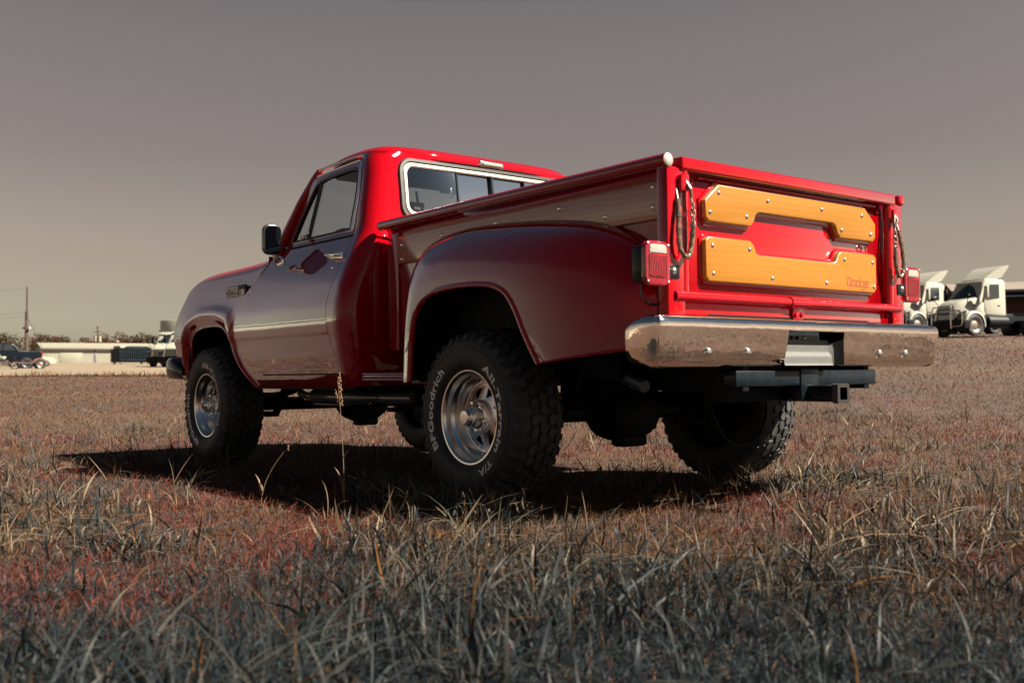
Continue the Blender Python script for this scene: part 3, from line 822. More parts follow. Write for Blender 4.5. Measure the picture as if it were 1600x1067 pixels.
SC = [(0.497, 1.272), (0.195, 1.269), (-0.172, 1.268), (-0.470, 1.267), (0.550, 1.192), (0.330, 1.192), (-0.314, 1.190), (-0.534, 1.188),
      (0.537, 1.064), (0.315, 1.064), (-0.332, 1.063), (-0.548, 1.062), (0.533, 0.956), (0.172, 0.955), (-0.198, 0.954), (-0.556, 0.953)]
for y, z in SC:
    MB().add(*dome((TX - 0.0295, y, z), 0.0095, 0.006, (-1, 0, 0), 12)).build('panel_screw', CHROME_SHARP, tg)
# block lettering, stroke by stroke
LT = {'D': [[(0, 1), (0.75, 1), (0.75, 0.1), (0.65, 0), (0.06, 0), (0.06, 0.72)], 0.75],
      'o': [[(0, 0), (0, 0.68), (0.62, 0.68), (0.62, 0), (0, 0)], 0.62],
      'd': [[(0.62, 0.98), (0.62, 0), (0, 0), (0, 0.66), (0.62, 0.66)], 0.62],
      'g': [[(0.62, 0), (0, 0), (0, 0.66), (0.62, 0.66), (0.62, -0.40), (0.12, -0.40)], 0.62],
      'e': [[(0.6, 0), (0, 0), (0, 0.66), (0.6, 0.66), (0.6, 0.34), (0.15, 0.34)], 0.6]}
ya = -0.348; hh = 0.036; gap = 0.0115
for ch in 'Dodge':
    st_, wd = LT[ch]
    mbl = MB()
    for a, b in zip(st_[:-1], st_[1:]):
        y0, z0 = ya - a[0] * hh, 0.950 + a[1] * hh; y1, z1 = ya - b[0] * hh, 0.950 + b[1] * hh
        mbl.add(*bx(TX - 0.0303 - random.random() * 0.0003, TX - 0.029, min(y0, y1) - 0.0026, max(y0, y1) + 0.0026, min(z0, z1) - 0.0026, max(z0, z1) + 0.0026))
    mbl.build('letter', WOODRED, tg, smooth=False)
    ya -= wd * hh + gap
for s in (1, -1):
    MB().add(*tube([(-1.070, s * 0.694, 0.875), (-1.070, s * 0.694, 1.336)], 0.0215, 14)).build('side_tube', RED, tg)
    MB().add(*tube([(-1.070, s * 0.694, 1.275), (-1.070, s * 0.694, 1.322)], 0.027, 14)).build('tube_collar', RED, tg)
    MB().add(*bx(-1.105, -1.075, s * 0.69, s * 0.735, 1.255, 1.315, 0.004)).build('chain_bracket', RED, tg)
    MB().add(*tube([(-1.10, s * 0.705, 1.29), (-1.118, s * 0.70, 1.262), (-1.112, s * 0.688, 1.232)], 0.006, 8)).build('chain_hook', STEEL, tg)
    MB().add(*dome((TX - 0.002, s * 0.63, 1.30), 0.011, 0.009, (-1, 0, 0), 10)).build('bolt', RED, tg)
hb = MB().add(*tube([(-1.082, 0.758, 0.862), (-1.082, -0.758, 0.862)], 0.0185, 14, caps=False))
hbo = hb.build('hinge_bar', RED, T)
MB().add(*tube([(-1.082, 0.065, 0.862), (-1.082, -0.065, 0.862)], 0.0225, 14)).build('hinge_sleeve', RED, hbo)
sl = MB().add(*bx(-1.066, -1.04, -0.735, 0.735, 0.765, 0.848, 0.004)).build('rear_sill', RED, T)
MB().add(*prism([(0.60, 0.768), (0.55, 0.800), (-0.52, 0.800), (-0.57, 0.768)], 'x', -1.066, -1.0685)).build('sill_opening', UNDER, sl)
for y in (0.735, 0.0, -0.735):
    MB().add(*bx(-1.078, -1.066, y - 0.035, y + 0.035, 0.785, 0.875 if y else 0.85, 0.003)).build('hinge_plate', RED, sl)
    for dy in (-0.02, 0.02):
        MB().add(*dome((-1.078, y + dy, 0.812), 0.012, 0.011, (-1, 0, 0), 6, 2)).build('bolt', RED, sl)
# chains in worn clear sleeves
for s in (1, -1):
    ch = empty('tailgate_chain'); ch.parent = T
    P = cr([(-1.083, 0.742, 1.268), (-1.098, 0.746, 1.20), (-1.108, 0.757, 1.10), (-1.110, 0.752, 1.035), (-1.112, 0.722, 1.005), (-1.112, 0.700, 1.025), (-1.112, 0.686, 1.08), (-1.114, 0.684, 1.13)], 8)
    P = [(q[0], s * q[1], q[2]) for q in P]
    rad = [0.0095 + 0.0012 * math.sin(i * 1.3) for i in range(len(P))]
    MB().add(*tube(P[6:], rad[6:], 10)).build('chain_sleeve', CHAINCOVER, ch)
    MB().add(*tube(P[:8], 0.0045, 8)).build('chain_hook', STEEL, ch)
    Q = [(-1.114, s * 0.685, 1.125 + k2 * 0.023) for k2 in range(4)]
    for k2, q in enumerate(Q):
        tw = (k2 % 2) * math.pi / 2 + 0.4
        lk = [(q[0] + 0.009 * math.cos(a) * math.sin(tw), q[1] + 0.009 * math.cos(a) * math.cos(tw), q[2] + 0.0165 * math.sin(a)) for a in np.linspace(0, 2 * math.pi, 15)[:-1]]
        MB().add(*tube(lk, 0.0036, 7, closed=True)).build('chain_link', STEEL, ch)
    MB().add(*tube([(-1.112, s * 0.686, 1.205), (-1.108, s * 0.690, 1.25), (-1.104, s * 0.697, 1.288)], 0.0055, 8)).build('chain_hook', STEEL, ch)

# ---- tail lights
for s in (1, -1):
    tl = MB().add(*flipy(bx(-1.078, -1.010, 0.803, 0.909, 0.908, 1.042, 0.010), s)).build('tail_light', BLACK, T)
    o1 = rrect(0.790, 0.922, 0.893, 1.058, 0.032, 6, 2)
    MB().add(*flipy(prism(o1, 'x', -1.076, -1.097, 0.008, 3), s)).build('lens', LENS_RED, tl)
    o2 = rrect(0.808, 0.906, 0.922, 1.010, 0.012, 5, 2)
    MB().add(*flipy(prism(o2, 'x', -1.096, -1.0995, 0.002, 2), s)).build('ribbed_lens', LENS_DARK, tl)
    rb = MB()
    for k2 in range(11):
        y = 0.813 + k2 * 0.0088; rb.add(*flipy(bx(-1.1012, -1.099, y - 0.0022, y + 0.0022, 0.928, 1.004, 0.0008, 1), s))
    for k2 in range(14):
        z = 0.930 + k2 * 0.0056; rb.add(*flipy(bx(-1.1006, -1.099, 0.812, 0.902, z - 0.0007, z + 0.0007), s))
    rb.build('lens_ribs', LENS_RED, tl, smooth=False)
    o3 = [(0.812, 1.013), (0.902, 1.013), (0.898, 1.040), (0.886, 1.045), (0.828, 1.045), (0.816, 1.040)]
    MB().add(*flipy(prism(o3, 'x', -1.096, -1.1, 0.002, 2), s)).build('reverse_lens', LENS_CLEAR, tl)
    for y, z in ((0.803, 1.042), (0.908, 1.046), (0.803, 0.908), (0.909, 0.907)):
        MB().add(*dome((-1.0965, s * y, z), 0.0065, 0.004, (-1, 0, 0), 8)).build('lens_screw', CHROME_SHARP, tl)
    MB().add(*flipy(bx(-1.092, -1.07, 0.735, 0.80, 0.925, 0.975, 0.004), s)).build('light_bracket', BLACK, tl)
    MB().add(*dome((-1.092, s * 0.768, 0.953), 0.013, 0.008, (-1, 0, 0), 10)).build('bolt', STEEL, tl)
    MB().add(*tube([(q[0], s * q[1], q[2]) for q in cr([(-1.03, 0.88, 0.906), (-1.02, 0.87, 0.865), (-1.02, 0.83, 0.835), (-1.02, 0.78, 0.83)], 6)], 0.005, 7)).build('light_cable', SEAL, tl)

# ---- rear bumper: chrome, with a plate recess in the middle
pl = [(-1.015, 0.940), (-1.06, 0.952), (-1.115, 0.950), (-1.157, 0.932), (-1.178, 0.885), (-1.190, 0.6), (-1.196, 0.215), (-1.196, -0.16), (-1.190, -0.6), (-1.178, -0.905), (-1.157, -0.955), (-1.115, -0.975), (-1.06, -0.978), (-1.005, -0.965)]
BP = cr(pl, 10)
ARC = np.concatenate([[0], np.cumsum(np.linalg.norm(np.diff(BP, axis=0), axis=1))])
bsec = [(-0.075, 0.784), (-0.055, 0.787), (-0.035, 0.786), (-0.018, 0.780), (-0.006, 0.768), (0.0, 0.752), (0.0, 0.738), (-0.002, 0.70), (-0.006, 0.66), (-0.011, 0.628), (-0.017, 0.610), (-0.028, 0.598), (-0.05, 0.594), (-0.08, 0.596)]
def bump_pt(i, j, off=0.0):
    p = BP[i]; a = BP[max(i - 1, 0)]; b = BP[min(i + 1, len(BP) - 1)]
    t = (b - a) / np.linalg.norm(b - a); nn = np.array((t[1], -t[0]))
    o_, z = bsec[j]
    ed = min(ARC[i], ARC[-1] - ARC[i])
    drop = 0.022 * max(0, 1 - ed / 0.13) ** 2
    z2 = z - drop * max(0, (z - 0.60) / 0.19) + 0.018 * max(0, 1 - ed / 0.13) ** 1.5 * max(0, (0.70 - z) / 0.1)
    q = p + nn * (o_ + off)
    sk = 0.022 * (0.787 - z2) / 0.19          # face leans in towards the bottom
    return (q[0] + sk, q[1], z2)
hole_i = [i for i in range(len(BP) - 1) if (BP[i][1] + BP[i + 1][1]) / 2 < 0.205 and (BP[i][1] + BP[i + 1][1]) / 2 > -0.155]
v = []; f = []; k = len(bsec)
for i in range(len(BP)):
    for j in range(k): v.append(bump_pt(i, j))
for i in range(len(BP) - 1):
    for j in range(k - 1):
        if i in hole_i and 6 <= j <= 10: continue
        f.append((i * k + j, (i + 1) * k + j, (i + 1) * k + j + 1, i * k + j + 1))
rb = MB().add(v, f).build('rear_bumper', CHROME, T, sharp=40)
i0, i1 = hole_i[0], hole_i[-1] + 1
yL, yR = BP[i0][1], BP[i1][1]
# recess tray
def tray(u, v_):
    y = yL + (yR - yL) * u
    # from the lower lip going in and up
    prof = cr([(-1.172, 0.600), (-1.166, 0.606), (-1.160, 0.640), (-1.150, 0.652), (-1.146, 0.680), (-1.142, 0.704)], 4)
    p = prof[int(v_)]; return (p[0], y, p[1])
MB().add(*grid(tray, np.linspace(0.0, 0.86, 8), range(21))).build('plate_recess', PLATE, rb)
def tray_side(u, w):
    a = u * math.pi / 2
    y = yL + (yR - yL) * 0.86 + (yR - yL) * 0.14 * math.sin(a); x = -1.145 - 0.04 * (1 - math.cos(a)) ; z = 0.602 + 0.09 * w + 0.02 * (1 - math.cos(a)) * w
    return (x, y, z)
MB().add(*grid(tray_side, np.linspace(0, 1, 10), np.linspace(0, 1, 6))).build('recess_end', PLATE, rb)
MB().add(*bx(-1.145, -1.12, yL - 0.012, yR + 0.12, 0.702, 0.722)).build('plate_bracket', BLACK, rb)
MB().add(*bx(-1.05, -1.03, yL + 0.02, yR - 0.02, 0.58, 0.77)).build('recess_back', UNDER, rb)
for dy in (0.035, 0.075, 0.11, 0.16):
    MB().add(*dome((-1.145, yL - dy, 0.712), 0.008, 0.008, (-1, 0, 0), 8)).build('plate_screw', STEEL if dy in (0.035, 0.16) else UNDER, rb)
MB().add(*bx(-1.16, -1.10, yL - 0.12, yL - 0.07, 0.738, 0.755, 0.004)).build('plate_lamp', BLACK, rb)
for y in (0.672, 0.452, -0.442, -0.655):
    i = int(np.argmin(np.abs(BP[:, 1] - y))); q = bump_pt(i, 8)
    MB().add(*dome((q[0], y, 0.650), 0.019, 0.012, (-1, 0, -0.1), 16, 4)).build('bumper_bolt', CHROME_SHARP, rb)
for s in (1, -1): MB().add(*bx(-1.14, -0.7, s * 0.38, s * 0.46, 0.63, 0.76)).build('bumper_bracket', UNDER, rb)

# ---- receiver hitch
hitch = MB().add(*bx(-1.135, -1.065, -0.475, 0.475, 0.518, 0.582, 0.008)).build('hitch', BLACK, T)
MB().add(*bx(-1.142, -1.060, -0.045, 0.075, 0.46, 0.588, 0.006)).build('hitch_plate', BLACK, hitch)
o1 = rrect(-0.034, 0.034, 0.452, 0.520, 0.008, 4, 2); o2 = rrect(-0.025, 0.025, 0.461, 0.511, 0.005, 4, 2)
v = []; f = []; n = len(o1)
for x in (-1.285, -0.95):
    v += [(x, q[0], q[1]) for q in o1] + [(x, q[0], q[1]) for q in o2]
for i in range(n):
    i2 = (i + 1) % n
    f += [(i, i2, n + i2, n + i), (2 * n + i, 3 * n + i, 3 * n + i2, 2 * n + i2), (i, 2 * n + i, 2 * n + i2, i2), (n + i, n + i2, 3 * n + i2, 3 * n + i)]
MB().add(v, f).build('receiver_tube', BLACK, hitch)
oa = rrect(-0.040, 0.040, 0.446, 0.526, 0.010, 4, 2); v = []; f = []; n = len(oa)
for x in (-1.288, -1.262):
    v += [(x, q[0], q[1]) for q in oa] + [(x, q[0], q[1]) for q in o2]
for i in range(n):
    i2 = (i + 1) % n
    f += [(i, i2, n + i2, n + i), (2 * n + i, 3 * n + i, 3 * n + i2, 2 * n + i2), (i, 2 * n + i, 2 * n + i2, i2), (n + i, n + i2, 3 * n + i2, 3 * n + i)]
MB().add(v, f).build('receiver_collar', mat('worn_black_steel', (0.05, 0.05, 0.052), rough=0.3, metal=0.6), hitch)
MB().add(*bx(-1.03, -0.90, -0.40, 0.40, 0.455, 0.515, 0.008)).build('lower_crossbar', UNDER, hitch)
for s in (1, -1): MB().add(*bx(-1.13, -0.60, s * 0.39, s * 0.43, 0.50, 0.66, 0.006)).build('hitch_side_plate', UNDER, hitch)

# ---- chassis and driveline
for s in (1, -1): MB().add(*bx(-1.08, 3.5, s * 0.36, s * 0.44, 0.58, 0.72, 0.01)).build('frame_rail', UNDER, T)
for x in (-0.85, 0.2, 0.95, 1.9, 2.7): MB().add(*bx(x, x + 0.09, -0.40, 0.40, 0.57, 0.70, 0.01)).build('cross_member', UNDER, T)
def axle(name, x, dy):
    a = MB().add(*tube([(x, -0.74, 0.387), (x, 0.74, 0.387)], 0.045, 12)).build(name, UNDER, T)
    vf = lathe([(0.0, -0.16), (0.07, -0.155), (0.13, -0.12), (0.155, -0.06), (0.16, 0.0), (0.15, 0.06), (0.11, 0.11), (0.06, 0.16), (0.05, 0.25)], 20, 'x')
    MB().add([(q[0] + x, q[1] * 1.2 + dy, q[2] * 0.84 + 0.37) for q in vf[0]], vf[1]).add(*box((x - 0.06, dy, 0.25), (0.10, 0.17, 0.07), 0.02)).build('differential', UNDER, a)
    for k2 in range(10):
        an = 2 * math.pi * k2 / 10
        MB().add(*dome((x - 0.115, dy + 0.15 * math.cos(an), 0.37 + 0.105 * math.sin(an)), 0.012, 0.014, (-1, 0, 0), 6, 2)).build('cover_bolt', UNDER, a)
    return a
ra = axle('rear_axle', 0.0, -0.01); axle('front_axle', 2.921, -0.22)
for s in (1, -1):
    for x0 in (0.0, 2.921):
        lf = MB()
        for k2 in range(4):
            L = 0.66 - 0.12 * k2
            lf.add(*tube([(x0 + t * L, s * 0.52, 0.455 - 0.012 * k2 + 0.10 * (t * L / 0.66) ** 2) for t in np.linspace(-1, 1, 13)], 0.011, 6))
        lf.build('leaf_spring', UNDER, T)
        MB().add(*tube([(x0 - 0.10, s * 0.50, 0.33), (x0 - 0.26, s * 0.42, 0.70)], [0.026, 0.032], 10)).build('shock_absorber', UNDER, T)
        MB().add(*bx(x0 - 0.09, x0 + 0.07, s * 0.47, s * 0.57, 0.30, 0.335, 0.008)).build('spring_plate', UNDER, T)
# propshafts and transfer case
MB().add(*tube([(0.2, 0.03, 0.40), (1.45, 0.0, 0.55)], 0.04, 12)).build('propshaft', UNDER, T)
MB().add(*tube([(2.7, -0.22, 0.40), (1.65, -0.2, 0.52)], 0.035, 12)).build('propshaft', UNDER, T)
MB().add(*bx(1.35, 1.75, -0.32, 0.18, 0.38, 0.66, 0.06, 3)).build('transfer_case', UNDER, T)
MB().add(*bx(2.3, 2.75, -0.16, 0.16, 0.36, 0.62, 0.06, 3)).build('oil_pan', UNDER, T)
# exhaust on the driver's side
EXH = mat('exhaust_steel', (0.06, 0.085, 0.11), rough=0.35, coat=0.6, noise=0.5, nscale=9)
ex = MB().add(*tube([(2.15, 0.60, 0.448), (2.10, 0.60, 0.448), (2.06, 0.60, 0.448), (1.45, 0.60, 0.450), (1.41, 0.60, 0.450), (1.36, 0.60, 0.45)], [0.026, 0.03, 0.048, 0.048, 0.03, 0.026], 16)).build('muffler', EXH, T)
MB().add(*tube(cr([(2.15, 0.60, 0.448), (2.4, 0.52, 0.46), (2.7, 0.40, 0.50)], 6), 0.026, 10)).build('exhaust_pipe', EXH, ex)
MB().add(*tube([(1.36, 0.60, 0.45), (1.28, 0.60, 0.45), (1.25, 0.60, 0.45), (0.86, 0.60, 0.452), (0.84, 0.60, 0.452)], [0.026, 0.026, 0.036, 0.036, 0.03], 14)).build('exhaust_resonator', EXH, ex)
MB().add(*tube(cr([(0.84, 0.60, 0.452), (0.6, 0.58, 0.46), (0.35, 0.55, 0.56), (0.0, 0.53, 0.64), (-0.4, 0.52, 0.60), (-0.75, 0.58, 0.52)], 6), 0.026, 10)).build('exhaust_pipe', EXH, ex)
MB().add(*bx(0.84, 0.90, 0.50, 0.66, 0.42, 0.50, 0.01)).add(*bx(0.5, 1.3, 0.30, 0.34, 0.48, 0.6)).build('exhaust_hanger', UNDER, ex)
MB().add(*bx(0.35, 0.95, -0.62, -0.42, 0.42, 0.66, 0.04, 3)).build('fuel_tank', UNDER, T)
MB().add(*tube(cr([(-0.42, -0.17, 0.50), (-0.44, -0.20, 0.36), (-0.45, -0.28, 0.25), (-0.45, -0.40, 0.215), (-0.45, -0.52, 0.26), (-0.44, -0.60, 0.38), (-0.42, -0.60, 0.52)], 8), 0.007, 8)).build('loop_cable', UNDER, T)

# ---- wheels
RT = 0.387; HW = 0.130               # tyre radius, half width
def tyre_mesh():
    c = -0.118                        # middle of the tread behind the rim lip
    half = [(0.208, 0.112), (0.216, 0.122), (0.232, 0.131), (0.262, 0.139), (0.295, 0.140), (0.325, 0.135), (0.347, 0.127), (0.360, 0.118), (0.369, 0.104), (0.3735, 0.08), (0.376, 0.04), (0.3765, 0.0)]
    prof = [(r, c + a) for r, a in half] + [(r, c - a) for r, a in half[::-1][1:]]
    return lathe(prof, 96, 'y'), c
(TYV, TYF), TC = tyre_mesh()
def tread_mesh():
    mb = MB(); N = 38
    def blk(th, y, poly, r0, r1, slant=0.0):
        n_ = len(poly); v = []
        for r_, k_ in ((r0, 1.0), (r1, 0.93)):
            for (du, dy) in poly:
                yy = y + dy * k_; rr_ = r_ - 0.012 * (abs(yy) / 0.118) ** 3 - (0.014 * max(0, (abs(yy) - 0.10) / 0.02) if abs(yy) > 0.1 else 0)
                a = th + du * k_ / RT
                v.append((math.cos(a) * rr_, TC + yy, math.sin(a) * rr_))
        f = [tuple(range(n_, 2 * n_))] + [(i, (i + 1) % n_, n_ + (i + 1) % n_, n_ + i) for i in range(n_)]
        mb.add(v, f)
    L = 2 * math.pi * RT / N
    hexa = [(-0.42 * L, -0.012), (-0.18 * L, -0.021), (0.30 * L, -0.016), (0.42 * L, 0.010), (0.18 * L, 0.021), (-0.30 * L, 0.015)]
    hexb = [(q[0], -q[1]) for q in hexa][::-1]
    for k in range(N):
        t0 = 2 * math.pi * k / N
        for r_, (y, sft, poly) in enumerate(((-0.048, 0.0, hexa), (0.0, 0.5, hexb), (0.048, 0.0, hexa))):
            blk(t0 + (sft + 0.12 * math.sin(3 * k + r_)) * L / RT, y, poly, 0.372, 0.3870)
        for s_ in (1, -1):
            lug = [(-0.40 * L, -0.020 * s_), (0.02 * L, -0.026 * s_), (0.36 * L, -0.016 * s_), (0.30 * L, 0.026 * s_), (-0.34 * L, 0.026 * s_)]
            if s_ < 0: lug = lug[::-1]
            blk(t0 + (0.5 if s_ > 0 else 0.45) * L / RT, s_ * 0.094, lug, 0.366, 0.3868)
            # shoulder lug running down on to the sidewall
            a0 = t0 + (0.5 - 0.28) * L / RT; a1 = t0 + (0.5 + (0.22 if k % 2 else 0.05)) * L / RT
            pr = [(0.3735, 0.114), (0.366, 0.124), (0.352, 0.130 if k % 2 else 0.131), (0.338 if k % 2 else 0.346, 0.1345)]
            v = []
            for a in (a0, a1):
                for (r_, yy) in pr: v.append((math.cos(a) * r_, TC + s_ * yy, math.sin(a) * r_))
            for a in (a0 - 0.004, a1 + 0.004):
                for (r_, yy) in pr: v.append((math.cos(a) * (r_ - 0.010), TC + s_ * (yy - 0.009), math.sin(a) * (r_ - 0.010)))
            f = []
            for j in range(3):
                f += [(j, j + 1, 5 + j, 4 + j), (j, 8 + j, 9 + j, j + 1), (4 + j, 5 + j, 13 + j, 12 + j)]
            f += [(0, 4, 12, 8), (3, 11, 15, 7)]
            mb.add(v, f)
    return mb.v, mb.f
TRV, TRF = tread_mesh()
def arc_text(txt, a_start, a_end, r_in, height, y):
    """letters laid clockwise round the sidewall, seen from outside"""
    tv, tf = text_mesh(txt, 1.0, 0.032, 0.0, 1.06)
    wd = max(q[0] for q in tv); x0 = min(q[0] for q in tv); hmax = 0.73
    v = []
    for (x, yy, z) in tv:
        t = (x - x0) / (wd - x0); a = a_start + (a_end - a_start) * t
        r_ = r_in + yy / hmax * height
        # angle measured as seen from outside: 0 = towards the rear, 90 = up
        v.append((-math.cos(a) * r_, y, math.sin(a) * r_))
    return v, tf
def add_wheel(name, loc, flip, spin, hub_red=False):
    # rim: outer lip, deep dish, disc with wedge-shaped windows
    rim_prof = [(0.196, -0.008), (0.203, -0.001), (0.210, 0.0), (0.2125, -0.006), (0.210, -0.014), (0.206, -0.018)]
    inn = [(0.196, -0.008), (0.191, -0.018), (0.1895, -0.035), (0.184, -0.044), (0.176, -0.052), (0.172, -0.066), (0.168, -0.088), (0.160, -0.098), (0.150, -0.100), (0.149, -0.103), (0.140, -0.103)]
    vf = lathe(rim_prof, 64, 'y'); vf2 = lathe(inn, 64, 'y')
    w = MB().add(*vf).add(*vf2).build(name, ALU, T, sharp=30)
    w.location = loc
    MB().add(*lathe([(0.140, -0.1035), (0.150, -0.115), (0.185, -0.13), (0.190, -0.22), (0.205, -0.235)], 48, 'y')).build('rim_barrel', UNDER, w)
    # disc, eight sectors each with a window
    db = MB(); NS = 8
    for k in range(NS):
        a0 = 2 * math.pi * k / NS + spin; a1 = a0 + 2 * math.pi / NS
        ro, ri = 0.142, 0.070
        outer = [np.array((math.cos(a0 + (a1 - a0) * t) * ro, math.sin(a0 + (a1 - a0) * t) * ro)) for t in np.linspace(0, 1, 7)]
        innr = [np.array((math.cos(a1 + (a0 - a1) * t) * ri, math.sin(a1 + (a0 - a1) * t) * ri)) for t in np.linspace(0, 1, 5)]
        ol = outer + innr
        h = []
        for t in np.linspace(0, 1, 7):
            a = a0 + (a1 - a0) * (0.20 + 0.60 * t); h.append(np.array((math.cos(a) * 0.128, math.sin(a) * 0.128)))
        for t in np.linspace(0, 1, 5):
            a = a0 + (a1 - a0) * (0.44 - 0.10 * t); h.append(np.array((math.cos(a) * 0.088, math.sin(a) * 0.088)))
        def dm(p, t): r_ = math.hypot(p[0], p[1]); return (p[0], -0.100 + 0.022 * max(0, (0.135 - r_) / 0.065), p[1])
        db.add(*ruled(h, ol, [0, 0.5, 1], dm, True))
        vb = []
        for p in h: q = dm(p, 0); vb += [q, (q[0], q[1] - 0.022, q[2])]
        nn = len(h)
        db.add(vb, [(2 * i, 2 * ((i + 1) % nn), 2 * ((i + 1) % nn) + 1, 2 * i + 1) for i in range(nn)])
    db.build('wheel_disc', ALU, w, sharp=35)
    MB().add(*lathe([(0.0, -0.14), (0.145, -0.14)], 40, 'y')).add(*lathe([(0.0, -0.205), (0.14, -0.205), (0.19, -0.20)], 40, 'y')).build('brake_drum', UNDER, w)
    MB().add(*lathe([(0.076, -0.082), (0.074, -0.062), (0.066, -0.050), (0.054, -0.046), (0.050, -0.052)], 40, 'y')).build('hub_ring', ALU, w)
    MB().add(*lathe([(0.047, -0.06), (0.047, -0.010), (0.043, -0.006), (0.041, 0.004), (0.034, 0.010), (0.032, 0.020), (0.028, 0.024), (0.0, 0.025)], 32, 'y')).build('hub_cap', CHROME_SHARP, w, sharp=25)
    if hub_red: MB().add(*lathe([(0.026, 0.0245), (0.020, 0.028), (0.0, 0.029)], 20, 'y')).build('hub_dial', mat('red_dial', (0.35, 0.05, 0.04), rough=0.4), w)
    for k in range(6):
        a = 2 * math.pi * k / 6 + 0.3
        MB().add(*lathe([(0.0115, -0.062), (0.0115, -0.036), (0.008, -0.030), (0.0, -0.029)], 8, 'y')).build('lug_nut', CHROME_SHARP, w, loc=(math.cos(a) * 0.0605, 0, math.sin(a) * 0.0605))
    rv_ = dome((0, 0, 0), 0.0058, 0.006, (0, 1, 0), 8, 2); rme = None
    for k in range(24):
        a = 2 * math.pi * k / 24
        o = MB().add(*rv_).build('rivet', CHROME_SHARP, w) if rme is None else bpy.data.objects.new('rivet', rme)
        if rme is not None: COL.objects.link(o); o.parent = w
        rme = o.data; o.location = (math.cos(a) * 0.153, -0.0995, math.sin(a) * 0.153)
    MB().add(TYV, TYF).build('tyre', RUBBER, w, sharp=60)
    MB().add(TRV, TRF).build('tread', TREADM, w, sharp=25)
    yy = TC + 0.1405
    def on_wall(vf, dy=0.0025):
        prof_r = [0.208, 0.216, 0.232, 0.262, 0.295, 0.325, 0.347]; prof_y = [0.112, 0.122, 0.131, 0.139, 0.140, 0.135, 0.127]
        return [(q[0], TC + interp(math.hypot(q[0], q[2]), prof_r, prof_y) + dy, q[2]) for q in vf[0]], vf[1]
    for txt, a, b in (('BFGoodrich', R(215), R(128)), ('All-Terrain', R(58), R(-32)), ('T/A', R(-43), R(-66))):
        MB().add(*on_wall(arc_text(txt, a + spin, b + spin, 0.250, 0.034, yy))).build('tyre_lettering', LETTER, w, smooth=False)
    for r_ in (0.232, 0.312):
        MB().add(*tube([(math.cos(a) * r_, TC + interp(r_, [0.208, 0.216, 0.232, 0.262, 0.295, 0.325], [0.112, 0.122, 0.131, 0.139, 0.140, 0.135]), math.sin(a) * r_) for a in np.linspace(0, 2 * math.pi, 65)[:-1]], 0.0018, 5, closed=True)).build('sidewall_ring', RUBBER, w)
    if flip: w.rotation_euler = (0, 0, math.pi)
    return w
add_wheel('wheel', (0.0, 0.925, RT), False, 0.0)
add_wheel('wheel', (2.921, 0.955, RT), False, R(36), True)
add_wheel('wheel', (0.0, -0.925, RT), True, R(20))
add_wheel('wheel', (2.921, -0.955, RT), True, R(80), True)

# ================================================================== ground, lot, grass
def vnoise(x, y, seed):
    r_ = np.random.default_rng(seed); tab = r_.random((256, 256))
    xi = np.floor(x).astype(int); yi = np.floor(y).astype(int); fx = x - xi; fy = y - yi
    fx = fx * fx * (3 - 2 * fx); fy = fy * fy * (3 - 2 * fy)
    a = tab[xi % 256, yi % 256]; b = tab[(xi + 1) % 256, yi % 256]; c_ = tab[xi % 256, (yi + 1) % 256]; d = tab[(xi + 1) % 256, (yi + 1) % 256]
    return (a * (1 - fx) + b * fx) * (1 - fy) + (c_ * (1 - fx) + d * fx) * fy
def fbm(x, y, scale, seed, oct_=4):
    s_ = 0; a = 0.5; t = 0
    for k in range(oct_):
        s_ = s_ + a * vnoise(x / scale * 2 ** k + 31.7 * k, y / scale * 2 ** k + 17.3 * k, seed + k); t += a; a *= 0.5
    return s_ / t

gmat = bpy.data.materials.new('dry_turf'); gmat.use_nodes = True
nt = gmat.node_tree; b = nt.nodes['Principled BSDF']; b.inputs['Roughness'].default_value = 0.95
geo = nt.nodes.new('ShaderNodeNewGeometry')
def nz(scale, detail, rough=0.6):
    n = nt.nodes.new('ShaderNodeTexNoise'); n.inputs['Scale'].default_value = scale; n.inputs['Detail'].default_value = detail; n.inputs['Roughness'].default_value = rough
    nt.links.new(geo.outputs['Position'], n.inputs['Vector']); return n
def mixc(fac, a, b_, lo=0.4, hi=0.6):
    mr = nt.nodes.new('ShaderNodeMapRange'); mr.inputs[1].default_value = lo; mr.inputs[2].default_value = hi; nt.links.new(fac, mr.inputs[0])
    mx = nt.nodes.new('ShaderNodeMix'); mx.data_type = 'RGBA'; nt.links.new(mr.outputs[0], mx.inputs[0])
    for k, c_ in ((6, a), (7, b_)):
        if isinstance(c_, tuple): mx.inputs[k].default_value = (*c_, 1)
        else: nt.links.new(c_, mx.inputs[k])
    return mx.outputs[2]
base = mixc(nz(9.0, 8).outputs['Fac'], (0.052, 0.027, 0.014), (0.024, 0.014, 0.009))
base = mixc(nz(0.7, 5).outputs['Fac'], base, (0.050, 0.013, 0.010), 0.46, 0.62)
base = mixc(nz(0.16, 4).outputs['Fac'], base, (0.060, 0.032, 0.016), 0.48, 0.66)
base = mixc(nz(45.0, 3, 0.8).outputs['Fac'], (0.015, 0.011, 0.009), base, 0.30, 0.55)
nt.links.new(base, b.inputs['Base Color'])
bpn = nt.nodes.new('ShaderNodeBump'); bpn.inputs['Strength'].default_value = 0.9; bpn.inputs['Distance'].default_value = 0.03
nt.links.new(nz(30.0, 6, 0.75).outputs['Fac'], bpn.inputs['Height']); nt.links.new(bpn.outputs[0], b.inputs['Normal'])
rad = np.concatenate([[0.0], np.geomspace(1.0, 1800.0, 90)]); NA = 180
gv = []; gf = []
for r_ in rad:
    for k in range(NA):
        a = 2 * math.pi * k / NA
        x = CAM[0] + r_ * math.cos(a); y = CAM[1] + r_ * math.sin(a)
        gv.append((x, y, float(ground_z(x, y))))
